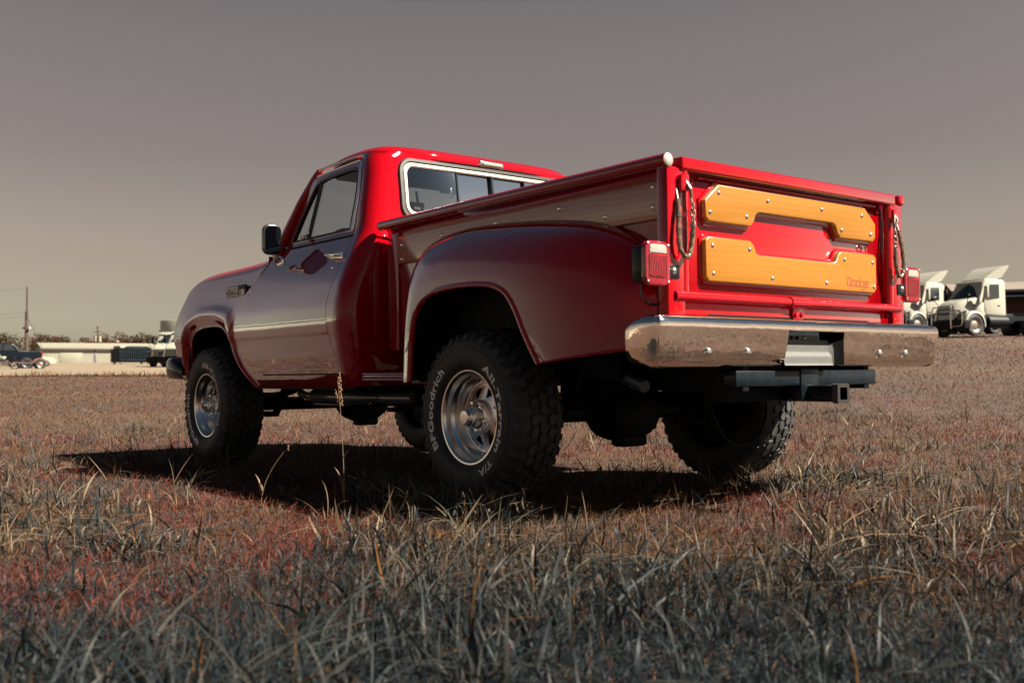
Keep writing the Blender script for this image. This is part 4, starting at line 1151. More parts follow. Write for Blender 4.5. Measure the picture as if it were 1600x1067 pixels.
for i in range(len(rad) - 1):
    for k in range(NA): gf.append((i * NA + k, i * NA + (k + 1) % NA, (i + 1) * NA + (k + 1) % NA, (i + 1) * NA + k))
tag(MB().add(gv, gf).build('ground', gmat), kind='structure')

CONC = mat('pale_concrete', (0.165, 0.128, 0.086), rough=0.9, col2=(0.140, 0.108, 0.072), nscale=0.35, bump=0.1, bscale=8)
def lot_pt(f_, l_):
    p = gp(f_, l_); return (p[0], p[1], p[2] + 0.05)
lf_ = np.concatenate([np.linspace(44, 90, 24), np.linspace(95, 230, 20)])
lot = MB().add(*grid(lambda f_, l_: lot_pt(f_ + (1.2 * math.sin(l_ * 0.21) + 0.7 * math.sin(l_ * 0.57) if f_ < 45 else 0), l_), lf_, np.linspace(-260, 4, 80)))
lot.add(*grid(lot_pt, np.linspace(-60, 43.0, 30), np.linspace(-260, -46, 50)))
tag(lot.build('concrete_lot', CONC), kind='structure')

# ---- grass
def blade_mat(name, trans):
    mt = bpy.data.materials.new(name); mt.use_nodes = True
    n = mt.node_tree; b_ = n.nodes['Principled BSDF']; o = n.nodes['Material Output']
    at = n.nodes.new('ShaderNodeAttribute'); at.attribute_name = 'Col'
    b_.inputs['Roughness'].default_value = 0.5
    b_.inputs['Specular IOR Level'].default_value = 0.12
    n.links.new(at.outputs['Color'], b_.inputs['Base Color'])
    tr = n.nodes.new('ShaderNodeBsdfTranslucent'); n.links.new(at.outputs['Color'], tr.inputs[0])
    mx = n.nodes.new('ShaderNodeMixShader'); mx.inputs[0].default_value = trans
    n.links.new(b_.outputs[0], mx.inputs[1]); n.links.new(tr.outputs[0], mx.inputs[2]); n.links.new(mx.outputs[0], o.inputs[0])
    return mt
def blades(name, x, y, h, w, bend, col, seg, matl, twist=0.6, lean=0.25, colvar=0.22):
    col = col * KA; n = len(x); z = ground_z(x, y) - 0.004
    ph = rng.random(n) * 2 * np.pi; d = np.stack([np.cos(ph), np.sin(ph)], 1)
    # face direction turned partly from the bend direction
    pw = ph + np.pi / 2 + (rng.random(n) - 0.5) * twist
    wd = np.stack([np.cos(pw), np.sin(pw)], 1)
    ln = (rng.random(n) - 0.5) * 2 * lean
    k = seg; nv = 2 * k + 1
    V = np.zeros((n, nv, 3), np.float32); C = np.zeros((n, nv, 4), np.float32); C[..., 3] = 1
    cv = 1 + (rng.random(n) - 0.5) * 2 * colvar
    for j in range(k + 1):
        t = j / k
        hor = h * (bend * t ** 2.0 + ln * t)
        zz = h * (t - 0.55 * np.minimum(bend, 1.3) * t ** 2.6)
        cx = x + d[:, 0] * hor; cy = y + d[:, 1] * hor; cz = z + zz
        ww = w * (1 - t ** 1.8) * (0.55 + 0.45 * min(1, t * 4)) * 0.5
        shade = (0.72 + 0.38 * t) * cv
        if j < k:
            for s_, q in ((-1, 2 * j), (1, 2 * j + 1)):
                V[:, q, 0] = cx + wd[:, 0] * ww * s_; V[:, q, 1] = cy + wd[:, 1] * ww * s_; V[:, q, 2] = cz + ww * 0.3 * s_
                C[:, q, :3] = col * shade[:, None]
        else:
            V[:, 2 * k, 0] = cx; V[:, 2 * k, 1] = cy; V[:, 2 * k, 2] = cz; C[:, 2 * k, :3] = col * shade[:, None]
    tri = []
    for j in range(k - 1):
        a = 2 * j; tri += [(a, a + 1, a + 3), (a, a + 3, a + 2)]
    tri.append((2 * k - 2, 2 * k - 1, 2 * k))
    tri = np.array(tri, np.int64)
    F = (np.arange(n)[:, None, None] * nv + tri[None]).reshape(-1, 3)
    me = bpy.data.meshes.new(name)
    me.vertices.add(n * nv); me.vertices.foreach_set('co', V.reshape(-1))
    me.loops.add(F.size); me.loops.foreach_set('vertex_index', F.reshape(-1).astype(np.int32))
    me.polygons.add(len(F)); me.polygons.foreach_set('loop_start', (np.arange(len(F)) * 3).astype(np.int32))
    try: me.polygons.foreach_set('loop_total', np.full(len(F), 3, np.int32))
    except Exception: pass
    ca = me.color_attributes.new('Col', 'FLOAT_COLOR', 'POINT'); ca.data.foreach_set('color', C.reshape(-1))
    me.polygons.foreach_set('use_smooth', np.ones(len(F), bool))
    me.update(); me.validate()
    me.materials.append(matl)
    o = bpy.data.objects.new(name, me); COL.objects.link(o)
    return o
def sample_d(n, d0, d1, e):
    u = rng.random(n); a = 1 - e
    return (d0 ** a + u * (d1 ** a - d0 ** a)) ** (1 / a)
def wedge(n, d0, d1, e, half):
    d = sample_d(n, d0, d1, e); a = YAW + (rng.random(n) - 0.5) * 2 * R(half)
    return CAM[0] + d * np.cos(a), CAM[1] + d * np.sin(a), d
def ring(n, cx, cy, r0, r1):
    r_ = np.sqrt(rng.random(n) * (r1 * r1 - r0 * r0) + r0 * r0); a = rng.random(n) * 2 * np.pi
    return cx + r_ * np.cos(a), cy + r_ * np.sin(a)
TYRES = [(0.0, 0.80), (0.0, -0.80), (2.921, 0.83), (2.921, -0.83)]
def clear(x, y, m_=0.0):
    ok = np.ones(len(x), bool)
    for tx, ty in TYRES: ok &= ~((np.abs(x - tx) < 0.12 + m_) & (np.abs(y - ty) < 0.14 + m_))
    # nothing on the lot
    dx = x - CAM[0]; dy = y - CAM[1]; f_ = dx * FH[0] + dy * FH[1]; l_ = dx * RH[0] + dy * RH[1]
    ok &= ~((f_ > 44.3 + 1.2 * np.sin(l_ * 0.21) + 0.7 * np.sin(l_ * 0.57)) & (l_ < 4)) & ~(l_ < -46)
    return ok
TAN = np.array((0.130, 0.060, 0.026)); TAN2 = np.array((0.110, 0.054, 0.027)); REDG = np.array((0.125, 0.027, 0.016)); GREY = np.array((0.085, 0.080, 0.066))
TEAL = np.array((0.017, 0.025, 0.030)); GOLD = np.array((0.18, 0.085, 0.022)); DARKG = np.array((0.012, 0.016, 0.018))  # TEAL and DARKG: dark foreground tones, shade put into the colour
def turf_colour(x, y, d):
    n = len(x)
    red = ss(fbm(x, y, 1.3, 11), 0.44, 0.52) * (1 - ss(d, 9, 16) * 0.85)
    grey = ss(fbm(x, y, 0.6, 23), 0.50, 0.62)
    near = 1 - ss(d, 2.0, 3.8)  # turf close to the camera is darkened, foreground shade put into its colour
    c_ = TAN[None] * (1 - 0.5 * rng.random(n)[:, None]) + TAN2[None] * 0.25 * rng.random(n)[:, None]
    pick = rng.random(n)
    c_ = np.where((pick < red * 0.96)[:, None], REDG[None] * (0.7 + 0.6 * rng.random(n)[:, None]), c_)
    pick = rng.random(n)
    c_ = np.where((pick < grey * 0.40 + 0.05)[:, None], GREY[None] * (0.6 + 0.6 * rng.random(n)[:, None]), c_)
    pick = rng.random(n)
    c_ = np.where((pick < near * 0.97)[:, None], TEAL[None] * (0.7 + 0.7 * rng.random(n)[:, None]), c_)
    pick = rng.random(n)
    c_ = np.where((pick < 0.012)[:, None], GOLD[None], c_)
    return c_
GRASS = blade_mat('dry_grass_blades', 0.22)
x, y, d = wedge(330000, 1.35, 62, 1.25, 37)
x2, y2 = ring(30000, 0.0, 0.0, 1.0, 7.5); xb = -6.5 + 5.2 * rng.random(45000); yb_ = -6 + 8.5 * rng.random(45000); x2 = np.concatenate([x2, xb]); y2 = np.concatenate([y2, yb_]); d2 = np.hypot(x2 - CAM[0], y2 - CAM[1])
x = np.concatenate([x, x2]); y = np.concatenate([y, y2]); d = np.concatenate([d, d2])
k = clear(x, y); x, y, d = x[k], y[k], d[k]
hh = (0.026 + 0.062 * rng.random(len(x)) ** 1.6) * (1 + 0.5 * ss(d, 8, 30)) * (0.7 + 0.6 * fbm(x, y, 0.8, 5))
ww = np.maximum(0.0016 + 0.0016 * rng.random(len(x)), 0.00055 * d)
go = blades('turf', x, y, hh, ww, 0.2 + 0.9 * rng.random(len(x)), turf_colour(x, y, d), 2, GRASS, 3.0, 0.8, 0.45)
tag(go, 'short dry tan and reddish turf covering the field', 'grass', kind='stuff')
# long arching blades in loose tufts
cxs, cys, cd_ = wedge(3900, 1.5, 13, 1.40, 36)
dens = ss(fbm(cxs, cys, 0.9, 41), 0.40, 0.62); kk = rng.random(len(cxs)) < 0.10 + 0.90 * dens
cxs, cys, cd_ = cxs[kk], cys[kk], cd_[kk]
ex_ = [(rng.uniform(-0.55, 0.5), rng.uniform(0.99, 1.35)) for _ in range(130)] + [(rng.uniform(-0.75, -0.30), rng.uniform(-1.15, -0.35)) for _ in range(130)] + [(rng.uniform(2.4, 3.3), rng.uniform(1.02, 1.35)) for _ in range(30)] + [(rng.uniform(-6, -1.4), rng.uniform(-6, 1.0)) for _ in range(650)]
cxs = np.concatenate([cxs, [q[0] for q in ex_]]); cys = np.concatenate([cys, [q[1] for q in ex_]]); cd_ = np.hypot(cxs - CAM[0], cys - CAM[1])
nb = rng.integers(5, 19, len(cxs)); idx = np.repeat(np.arange(len(cxs)), nb)
x = cxs[idx] + rng.normal(0, 0.035, len(idx)); y = cys[idx] + rng.normal(0, 0.035, len(idx)); d = cd_[idx]
k = clear(x, y, 0.05) & ~((np.abs(x - 1.2) < 2.6) & (np.abs(y) < 0.95) & (rng.random(len(x)) < 0.6)); x, y, d, idx = x[k], y[k], d[k], idx[k]
tone = rng.random(len(cxs))[idx]; n = len(x)
base = GREY[None] * (0.75 + 0.7 * rng.random(n)[:, None])
base = np.where(((tone > 0.62) | (rng.random(n) < 0.25))[:, None], np.array((0.165, 0.118, 0.074))[None] * (0.7 + 0.6 * rng.random(n)[:, None]), base)
base = np.where(((tone < 0.22) | (rng.random(n) < 0.22))[:, None], TEAL[None] * (0.6 + 0.9 * rng.random(n)[:, None]), base)
nr = (1 - ss(d, 2.1, 4.0))[:, None]  # long blades close to the camera get the same painted-in darkening
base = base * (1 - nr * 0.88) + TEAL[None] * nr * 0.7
base = np.where((rng.random(n) < 0.012)[:, None], GOLD[None] * 0.75, base)
hgt = (0.045 + 0.15 * rng.random(n) ** 1.8) * (0.7 + 0.6 * rng.random(len(cxs))[idx])
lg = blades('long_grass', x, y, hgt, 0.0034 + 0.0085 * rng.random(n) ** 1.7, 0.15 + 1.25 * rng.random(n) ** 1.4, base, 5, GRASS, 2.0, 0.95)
tag(lg, 'long arching grey green grass blades in loose tufts', 'grass', kind='stuff')
# taller fringe where the field meets the concrete
l_ = -75 + 80 * rng.random(7000); f_ = 44.0 + 1.2 * np.sin(l_ * 0.21) + 0.7 * np.sin(l_ * 0.57) - 1.6 * rng.random(7000) ** 2
x = CAM[0] + FH[0] * f_ + RH[0] * l_; y = CAM[1] + FH[1] * f_ + RH[1] * l_; n = len(x)
cl = TAN[None] * (0.6 + 0.6 * rng.random(n)[:, None])
fr_ = blades('verge_grass', x, y, (0.10 + 0.30 * rng.random(n) ** 2.2) * (0.5 + fbm(x, y, 3.0, 77)), 0.02 + 0.02 * rng.random(n), 0.2 + 0.5 * rng.random(n), cl, 3, GRASS)
tag(fr_, 'taller ragged dry grass along the edge of the concrete lot', 'grass', kind='stuff')
# small broad leaves low in the foreground
x, y, d = wedge(60000, 1.4, 7, 2.0, 36); k = clear(x, y); x, y, d = x[k], y[k], d[k]; n = len(x)
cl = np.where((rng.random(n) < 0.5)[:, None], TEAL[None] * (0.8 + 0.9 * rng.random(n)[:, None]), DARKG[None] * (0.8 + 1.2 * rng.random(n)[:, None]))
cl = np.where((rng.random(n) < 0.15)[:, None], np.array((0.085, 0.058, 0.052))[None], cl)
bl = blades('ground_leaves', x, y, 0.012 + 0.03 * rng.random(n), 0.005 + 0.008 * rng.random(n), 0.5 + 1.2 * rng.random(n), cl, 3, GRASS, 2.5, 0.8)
tag(bl, 'small broad dark leaves low among the grass in the foreground', 'ground cover', kind='stuff')

# tall seeding stalk in front of the truck, and a few lesser ones
STRAW = mat('straw', (0.16, 0.10, 0.055), rough=0.7, noise=0.3, nscale=30)
SEED = mat('seed_head', (0.17, 0.085, 0.035), rough=0.8, noise=0.4, nscale=80)
def stalk(bx_, by_, h, lean, label, seeds=9, sc=1.0):
    e = empty('seed_stalk', (bx_, by_, float(ground_z(bx_, by_))))
    tag(e, label, 'grass stalk')
    P = [(lean[0] * t * t, lean[1] * t * t, h * t) for t in np.linspace(0, 1, 12)]
    MB().add(*tube(P, list(np.linspace(0.0026, 0.0011, 12) * sc), 6)).build('stem', STRAW, e)
    r_ = random.Random(int(h * 1000))
    for k in range(seeds):
        t = 0.80 + 0.20 * k / max(seeds - 1, 1); q = Vector((lean[0] * t * t, lean[1] * t * t, h * t)); a = r_.random() * 6.28
        o_ = 0.034 * (1.15 - t) * 5 * (0.4 + r_.random()) * 0.35
        c0 = q + Vector((math.cos(a) * o_, math.sin(a) * o_, 0.012))
        mb = MB().add(*tube([tuple(q), tuple(c0)], 0.0007, 4))
        for j in range(4):
            p = c0 + Vector((r_.uniform(-.004, .004), r_.uniform(-.004, .004), j * 0.006 - 0.006))
            mb.add(*tube([tuple(p - Vector((0, 0, 0.006))), tuple(p), tuple(p + Vector((0, 0, 0.006)))], [0.0006, 0.0040 * sc, 0.0006], 6))
        mb.build('seed_cluster', SEED, e)
    for t, L, a in ((0.12, 0.16, 2.4), (0.22, 0.11, 0.2), (0.42, 0.08, 4.0)):
        q = Vector((lean[0] * t * t, lean[1] * t * t, h * t)); d_ = Vector((math.cos(a), math.sin(a), 0))
        pts = [q + d_ * L * 0.55 * s_ + Vector((0, 0, L * (s_ * 1.0 - 0.35 * s_ * s_))) for s_ in np.linspace(0, 1, 6)]
        sd_ = d_.cross(Vector((0, 0, 1))); v = []; 
        for j, p in enumerate(pts):
            w_ = 0.0045 * (1 - (j / 5) ** 1.5) + 0.0002; v += [tuple(p - sd_ * w_), tuple(p + sd_ * w_)]
        MB().add(v, [(2 * j, 2 * j + 1, 2 * j + 3, 2 * j + 2) for j in range(5)]).build('leaf', STRAW, e)
    return e
stalk(0.08, 1.50, 0.56, (-0.01, 0.035), 'tall straw coloured seeding grass stalk in front of the cab')
stalk(0.62, 1.62, 0.30, (-0.10, -0.13), 'bare dark leaning stalk beside the tall seeding stalk', 2, 0.9)

# ================================================================== things in the distance
WHITE = mat('white_truck_paint', (0.37, 0.365, 0.31), rough=0.35, coat=0.6, noise=0.06, nscale=1.5)
WHITE2 = mat('white_metal_cladding', (0.235, 0.228, 0.180), rough=0.6, noise=0.1, nscale=0.8)
ROOFM = mat('pale_roof_sheet', (0.215, 0.205, 0.160), rough=0.6, noise=0.1, nscale=0.6)
DGLASS = mat('dark_vehicle_glass', (0.012, 0.016, 0.022), rough=0.08, coat=1.0)
DTRIM = mat('dark_plastic', (0.010, 0.013, 0.017), rough=0.5, dark=True, noise=0.4, nscale=6)
DCHROME = mat('truck_chrome', (0.6, 0.6, 0.58), rough=0.15, metal=1.0)
BLACKP = mat('black_car_paint', (0.004, 0.007, 0.011), rough=0.25, dark=True, coat=0.1)

def simple_wheel(name, r, w, parent, loc, rimm=ALU, ry=0.0):
    """tyre with a dished rim as its sub-part, axle along local Y"""
    t = MB().add(*lathe([(r * 0.58, w * 0.42), (r * 0.66, w * 0.5), (r * 0.9, w * 0.5), (r * 0.985, w * 0.38), (r, 0), (r * 0.985, -w * 0.38), (r * 0.9, -w * 0.5), (r * 0.6, -w * 0.5)], 28, 'y')).build(name, RUBBER, parent)
    t.location = loc
    MB().add(*lathe([(r * 0.60, w * 0.44), (r * 0.56, w * 0.40), (r * 0.48, w * 0.20), (r * 0.30, w * 0.30), (r * 0.16, w * 0.34), (0.0, w * 0.36)], 20, 'y')).build('rim', rimm, t)
    MB().add(*lathe([(r * 0.60, -w * 0.44), (r * 0.48, -w * 0.20), (0.0, -w * 0.3)], 20, 'y')).build('rim', rimm, t)
    return t

def loft(sections, capped=True):
    """sections: list of (x, [(y,z)...]) with equal counts"""
    v = []; f = []; n = len(sections[0][1])
    for x, s_ in sections: v += [((x(y, z) if callable(x) else x), y, z) for y, z in s_]
    for i in range(len(sections) - 1):
        for j in range(n): f.append((i * n + j, i * n + (j + 1) % n, (i + 1) * n + (j + 1) % n, (i + 1) * n + j))
    if capped:
        f.append(tuple(range(n))[::-1]); f.append(tuple((len(sections) - 1) * n + j for j in range(n)))
    return v, f

def rsec(hw, z0, z1, r, top=None):
    """rounded section of half width hw; top half width may differ"""
    t = hw if top is None else top
    out = []
    for k, (cy, cz, a0) in enumerate(((hw - r, z0 + r, -90), (t - r, z1 - r, 0), (-(t - r), z1 - r, 90), (-(hw - r), z0 + r, 180))):
        for i in range(5): out.append((cy + r * math.cos(R(a0 + 22.5 * i)), cz + r * math.sin(R(a0 + 22.5 * i))))
    return out

def semi(name, loc, yaw, label, group, guard=True, fairing=True):
    """day-cab tractor; x forward, origin on the ground under the back of the cab"""
    e = empty(name, loc, yaw); tag(e, label, 'semi truck', group)
    cab_ = MB().add(*loft([(0.0, rsec(1.02, 0.95, 2.70, 0.10, 0.98)), (0.10, rsec(1.06, 0.92, 2.78, 0.14, 1.0)), (0.95, rsec(1.06, 0.92, 2.80, 0.16, 0.98)), (1.22, rsec(1.05, 0.92, 2.70, 0.16, 0.92)), (1.42, rsec(1.04, 0.92, 2.28, 0.12, 0.96)), (1.62, rsec(1.02, 0.92, 1.86, 0.08, 1.0))])).build('cab', WHITE, e, sharp=40)
    # windscreen panes follow the raked front
    def wsf(u, v_):
        z = 1.90 + 0.74 * v_; x = 1.66 - 0.44 * v_; y = (2 * u - 1) * (0.93 - 0.07 * v_)
        return (x - 0.10 * (2 * u - 1) ** 2 + 0.02, y, z)
    MB().add(*grid(wsf, np.linspace(0, 1, 9), np.linspace(0, 1, 5))).build('windshield', DGLASS, e)
    MB().add(*tube([wsf(0.5, 0), wsf(0.5, 1)], 0.015, 6)).build('windshield_post', DTRIM, e)
    visor = MB().add(*grid(lambda u, v_: (1.30 + 0.07 * v_ - 0.05 * (2 * u - 1) ** 2, (2 * u - 1) * 0.92, 2.72 - 0.07 * v_), np.linspace(0, 1, 7), [0, 1])).build('visor', WHITE, e)
    for k in range(5): MB().add(*bx(1.16, 1.24, -0.5 + 0.25 * k - 0.03, -0.5 + 0.25 * k + 0.03, 2.75, 2.79, 0.01)).build('marker_light', DTRIM, e)
    for s in (1, -1):
        dr = MB().add(*flipy(prism([(0.35, 1.05), (1.30, 1.05), (1.42, 1.60), (1.36, 1.85), (1.12, 2.58), (0.35, 2.60)], 'y', 1.045, 1.062, 0.01), s)).build('door', WHITE, e)
        MB().add(*flipy(prism([(0.45, 1.84), (1.32, 1.72), (1.26, 1.98), (1.06, 2.50), (0.45, 2.52)], 'y', 1.058, 1.068), s)).build('window_pane', DGLASS, dr)
        MB().add(*flipy(bx(0.42, 0.56, 1.06, 1.085, 1.45, 1.50, 0.01), s)).build('door_handle', DTRIM, dr)
        # mirrors on arms
        mr = MB().add(*flipy(bx(1.44, 1.58, 1.20, 1.42, 1.82, 2.42, 0.05), s)).build('mirror', DTRIM if s < 0 else WHITE, e)
        MB().add(*flipy(tube([(1.35, 1.04, 1.82), (1.50, 1.25, 1.80), (1.50, 1.30, 1.9)], 0.025, 6), s)).build('mirror_arm', DTRIM, mr)
        MB().add(*flipy(tube([(2.35, 0.92, 1.55), (2.50, 1.15, 1.90)], 0.018, 6), s)).add(*flipy(dome((2.50, 1.15, 1.92), 0.11, 0.10, (1, 0, 0.2), 10, 4), s)).build('hood_mirror', DTRIM, e)
        # fender over the front wheel
        fv = []; ff = []
        prof_o = [(a, 0.66) for a in np.linspace(-10, 190, 15)]
        for a, r_ in prof_o:
            cx_, cz_ = 2.02, 0.53
            for y_, rr_ in ((0.62, 0.70), (0.95, 0.69), (1.10, 0.66), (1.14, 0.60), (1.14, 0.555)):
                fv.append((cx_ + math.cos(R(a)) * rr_, s * y_, cz_ + math.sin(R(a)) * rr_))
        for i in range(14):
            for j in range(4): ff.append((i * 5 + j, (i + 1) * 5 + j, (i + 1) * 5 + j + 1, i * 5 + j + 1))
        MB().add(fv, ff).build('fender', WHITE, e)
        MB().add(*flipy(prism([(2.62, 0.92), (2.86, 0.92), (2.78, 1.16), (2.56, 1.22)], 'y', 0.80, 1.105, 0.02), s)).build('headlight', DGLASS, e)
        simple_wheel('wheel', 0.51, 0.28, e, (2.02, s * 0.98, 0.51), STEEL)
        for x in (-2.35, -3.65): simple_wheel('wheel', 0.51, 0.55, e, (x, s * 0.86, 0.51), DTRIM)
        MB().add(*flipy(tube([(0.05, 0.98, 0.68), (1.25, 0.98, 0.68)], 0.30, 18), s)).build('fuel_tank', DTRIM, e)
        MB().add(*flipy(bx(0.0, 1.40, 0.96, 1.10, 0.42, 0.95, 0.04), s)).build('side_skirt', DTRIM, e)
        MB().add(*flipy(prism([(1.40, 0.90), (1.62, 1.05), (2.00, 1.32), (1.80, 1.75), (1.40, 1.60)], 'y', 0.98, 1.05, 0.02), s)).build('cowl_side', WHITE, e)
    hood = loft([(1.56, rsec(1.00, 1.0, 1.90, 0.14, 0.92)), (1.95, rsec(0.98, 1.05, 1.83, 0.18, 0.84)), (2.45, rsec(0.86, 0.95, 1.70, 0.20, 0.70)), (2.78, rsec(0.74, 0.85, 1.50, 0.18, 0.58)), (2.86, rsec(0.70, 0.85, 1.36, 0.14, 0.54))])
    MB().add(*hood).build('hood', WHITE, e, sharp=50)
    gl = MB().add(*prism([(-0.62, 0.78), (0.62, 0.78), (0.50, 1.34), (-0.50, 1.34)], 'x', 2.84, 2.895, 0.02)).build('grille', DTRIM, e)
    for k in range(6): MB().add(*bx(2.89, 2.91, -0.52, 0.52, 0.84 + 0.08 * k, 0.86 + 0.08 * k)).build('grille_bar', DCHROME, gl)
    for s in (1, -1): MB().add(*tube([(2.90, s * 0.58, 0.78), (2.90, s * 0.48, 1.34)], 0.03, 6)).build('grille_surround', DCHROME, gl)
    bpv = loft([((lambda x0: (lambda y, z: x0 - 0.28 * (abs(y) / 1.15) ** 3))(x0), rsec(1.15, z0, z1, 0.05)) for x0, z0, z1 in ((2.70, 0.34, 0.80), (2.98, 0.32, 0.78), (3.02, 0.36, 0.74))])
    MB().add(*bpv).build('bumper', DTRIM, e)
    if guard:
        gg = MB().add(*tube(cr([(3.08, 0.62, 0.36), (3.10, 0.62, 0.95), (3.06, 0.58, 1.34), (3.05, 0.48, 1.42), (3.05, -0.48, 1.42), (3.06, -0.58, 1.34), (3.10, -0.62, 0.95), (3.08, -0.62, 0.36)], 5), 0.032, 8)).build('grille_guard', DCHROME, e)
        for s in (1, -1): MB().add(*tube(cr([(3.10, s * 0.62, 1.20), (3.02, s * 0.95, 1.22), (2.92, s * 1.14, 1.10), (2.92, s * 1.14, 0.55), (3.02, s * 0.95, 0.46), (3.09, s * 0.62, 0.46)], 5), 0.028, 8)).build('guard_wing', DCHROME, gg)
        for z in (0.75, 1.08): MB().add(*tube([(3.10, -0.62, z), (3.10, 0.62, z)], 0.022, 6)).build('guard_bar', DCHROME, gg)
    if fairing:
        fr = loft([(1.02, [(0.70, 2.76), (0.70, 2.80), (-0.70, 2.80), (-0.70, 2.76)]), (0.55, [(0.86, 2.76), (0.80, 3.16), (-0.80, 3.16), (-0.86, 2.76)]), (0.12, [(0.93, 2.90), (0.90, 3.40), (-0.90, 3.40), (-0.93, 2.90)]), (-0.28, [(1.0, 3.42), (0.96, 3.50), (-0.96, 3.50), (-1.0, 3.42)])])
        MB().add(*fr).build('roof_fairing', WHITE, e, sharp=25)
    ch = MB().add(*bx(-4.35, 1.5, -0.46, -0.36, 0.78, 1.02)).build('chassis', DTRIM, e)
    MB().add(*bx(-4.35, 1.5, 0.36, 0.46, 0.78, 1.02)).build('chassis_rail', DTRIM, ch)
    MB().add(*bx(-3.55, -2.35, -0.48, 0.48, 1.04, 1.16, 0.04)).build('fifth_wheel', DTRIM, ch)
    MB().add(*bx(-0.75, -0.12, -0.80, 0.80, 0.60, 1.10, 0.05)).build('deck_plate', DTRIM, ch)
    for s in (1, -1): MB().add(*bx(-4.5, -4.46, s * 0.45, s * 1.15, 0.35, 1.0)).build('mud_flap', DTRIM, ch)
    return e

def face(f_, l_, turn):
    """heading of something that stands at (f,l) and faces the camera, turned by `turn` degrees towards the left of the view"""
    p = gp(f_, l_); a = math.atan2(CAM[1] - p[1], CAM[0] - p[0])
    return a - R(turn)
GRP = 'white day-cab tractors parked in a row'
semi('semi_truck', gp(51.5, 23.9), face(51.5, 23.9, 44), 'white day-cab semi truck nearest the right edge, whole cab in view', GRP)
semi('semi_truck', gp(57, 23.2), face(57, 23.2, 44), 'white day-cab semi truck half hidden behind the right tail light', GRP)
semi('semi_truck', gp(52.5, 31.5), face(52.5, 31.5, 44), 'white semi truck mostly out of frame at the far right', GRP)

# ---- low building behind the tractors on the right
def metal_building(name, f_, l_, w, dp, h, rise, label, yaw_off, wall, roofm, doors=(), ribs=40, overhang=0.4):
    p = gp(f_, l_); a = math.atan2(CAM[1] - p[1], CAM[0] - p[0]) + R(yaw_off)
    e = empty(name, p, a); tag(e, label, 'building')
    # local x points to the camera side, y along the building
    wl_ = MB().add(*prism([(0.0, -0.3), (0.0, h), (-dp / 2, h + rise), (-dp, h), (-dp, -0.3)], 'y', -w / 2, w / 2)).build('wall', wall, e, smooth=False)
    sh = [(overhang, h - rise * overhang / (dp / 2)), (-dp / 2, h + rise), (-dp - overhang, h - rise * overhang / (dp / 2))]
    pr = [(q[0], q[1] + 0.03) for q in sh] + [(q[0], q[1] + 0.16) for q in sh[::-1]]
    MB().add(*prism(pr, 'y', -w / 2 - overhang, w / 2 + overhang)).build('roof', roofm, e, smooth=False)
    rib = MB()
    for k in range(ribs):
        y = -w / 2 + w * (k + 0.5) / ribs
        rib.add(*bx(0.0, 0.035, y - 0.03, y + 0.03, 0.0, h - 0.02))
    rib.build('wall_ribs', wall, e, smooth=False)['kind'] = 'stuff'
    MB().add(*bx(overhang - 0.02, overhang + 0.12, -w / 2 - overhang, w / 2 + overhang, h - 0.26, h - 0.06, 0.02)).build('gutter', mat('grey_gutter', (0.12, 0.11, 0.12), rough=0.5), e)  # gutter in one even dark grey
    for (y, dw, dh, m_) in doors:
        MB().add(*bx(0.03, 0.07, y - dw / 2, y + dw / 2, 0.0, dh, 0.01)).build('door', m_, e)
    return e
MAROON = mat('maroon_cladding', (0.060, 0.014, 0.020), rough=0.6, noise=0.2, nscale=1.0)
rbd = metal_building('workshop', 88, 47.2, 16, 10, 3.9, 0.9, 'maroon walled workshop with pale roof behind the semi trucks', 10, MAROON, mat('grey_roof_sheet', (0.16, 0.135, 0.115), rough=0.7, noise=0.1, nscale=0.7), ribs=50, overhang=0.9)
MB().add(*bx(0.02, 0.10, -8, 8, 0.0, 1.9, 0.01)).build('wainscot', mat('tan_block', (0.14, 0.11, 0.09), rough=0.8, noise=0.1, nscale=2), rbd)
MB().add(*bx(0.04, 0.10, 4.6, 5.4, 2.6, 3.5, 0.02)).build('window', WHITE2, rbd)
MB().add(*bx(0.09, 0.12, 4.75, 5.25, 2.7, 3.4)).build('window_pane', DGLASS, rbd)
for y in (-2.2, 0.6): MB().add(*bx(0.8, 1.0, y, y + 0.2, 0.0, 3.5)).build('porch_post', WHITE2, rbd)
MB().add(*prism([(0.0, 3.35), (2.6, 3.0), (2.6, 3.15), (0.0, 3.5)], 'y', -8, 1.2)).build('porch_roof', DTRIM, rbd)

# ---- left: long pale shed
shed = metal_building('storage_shed', 165, -65.8, 17.2, 8, 2.35, 0.75, 'long low pale metal shed with a light roof at the back of the lot', 10, WHITE2, ROOFM,
    doors=((3.5, 3.6, 2.0, WHITE2), (-0.9, 0.35, 2.1, mat('door_gap_grey', (0.10, 0.10, 0.11), rough=0.6)), (-4.5, 3.4, 2.0, WHITE2)), ribs=60, overhang=0.35)
MB().add(*tube([(-4, 3.2, 3.0), (-4, 3.2, 3.45), (-4, 3.2, 3.5)], [0.16, 0.16, 0.30], 12)).add(*dome((-4, 3.2, 3.5), 0.32, 0.2, (0, 0, 1), 12, 3)).build('roof_vent', ROOFM, shed)
for y in (8.3, ): MB().add(*tube([(-0.2, y, 2.3), (-0.2, y, 4.0)], 0.05, 6)).build('vent_pipe', ROOFM, shed)

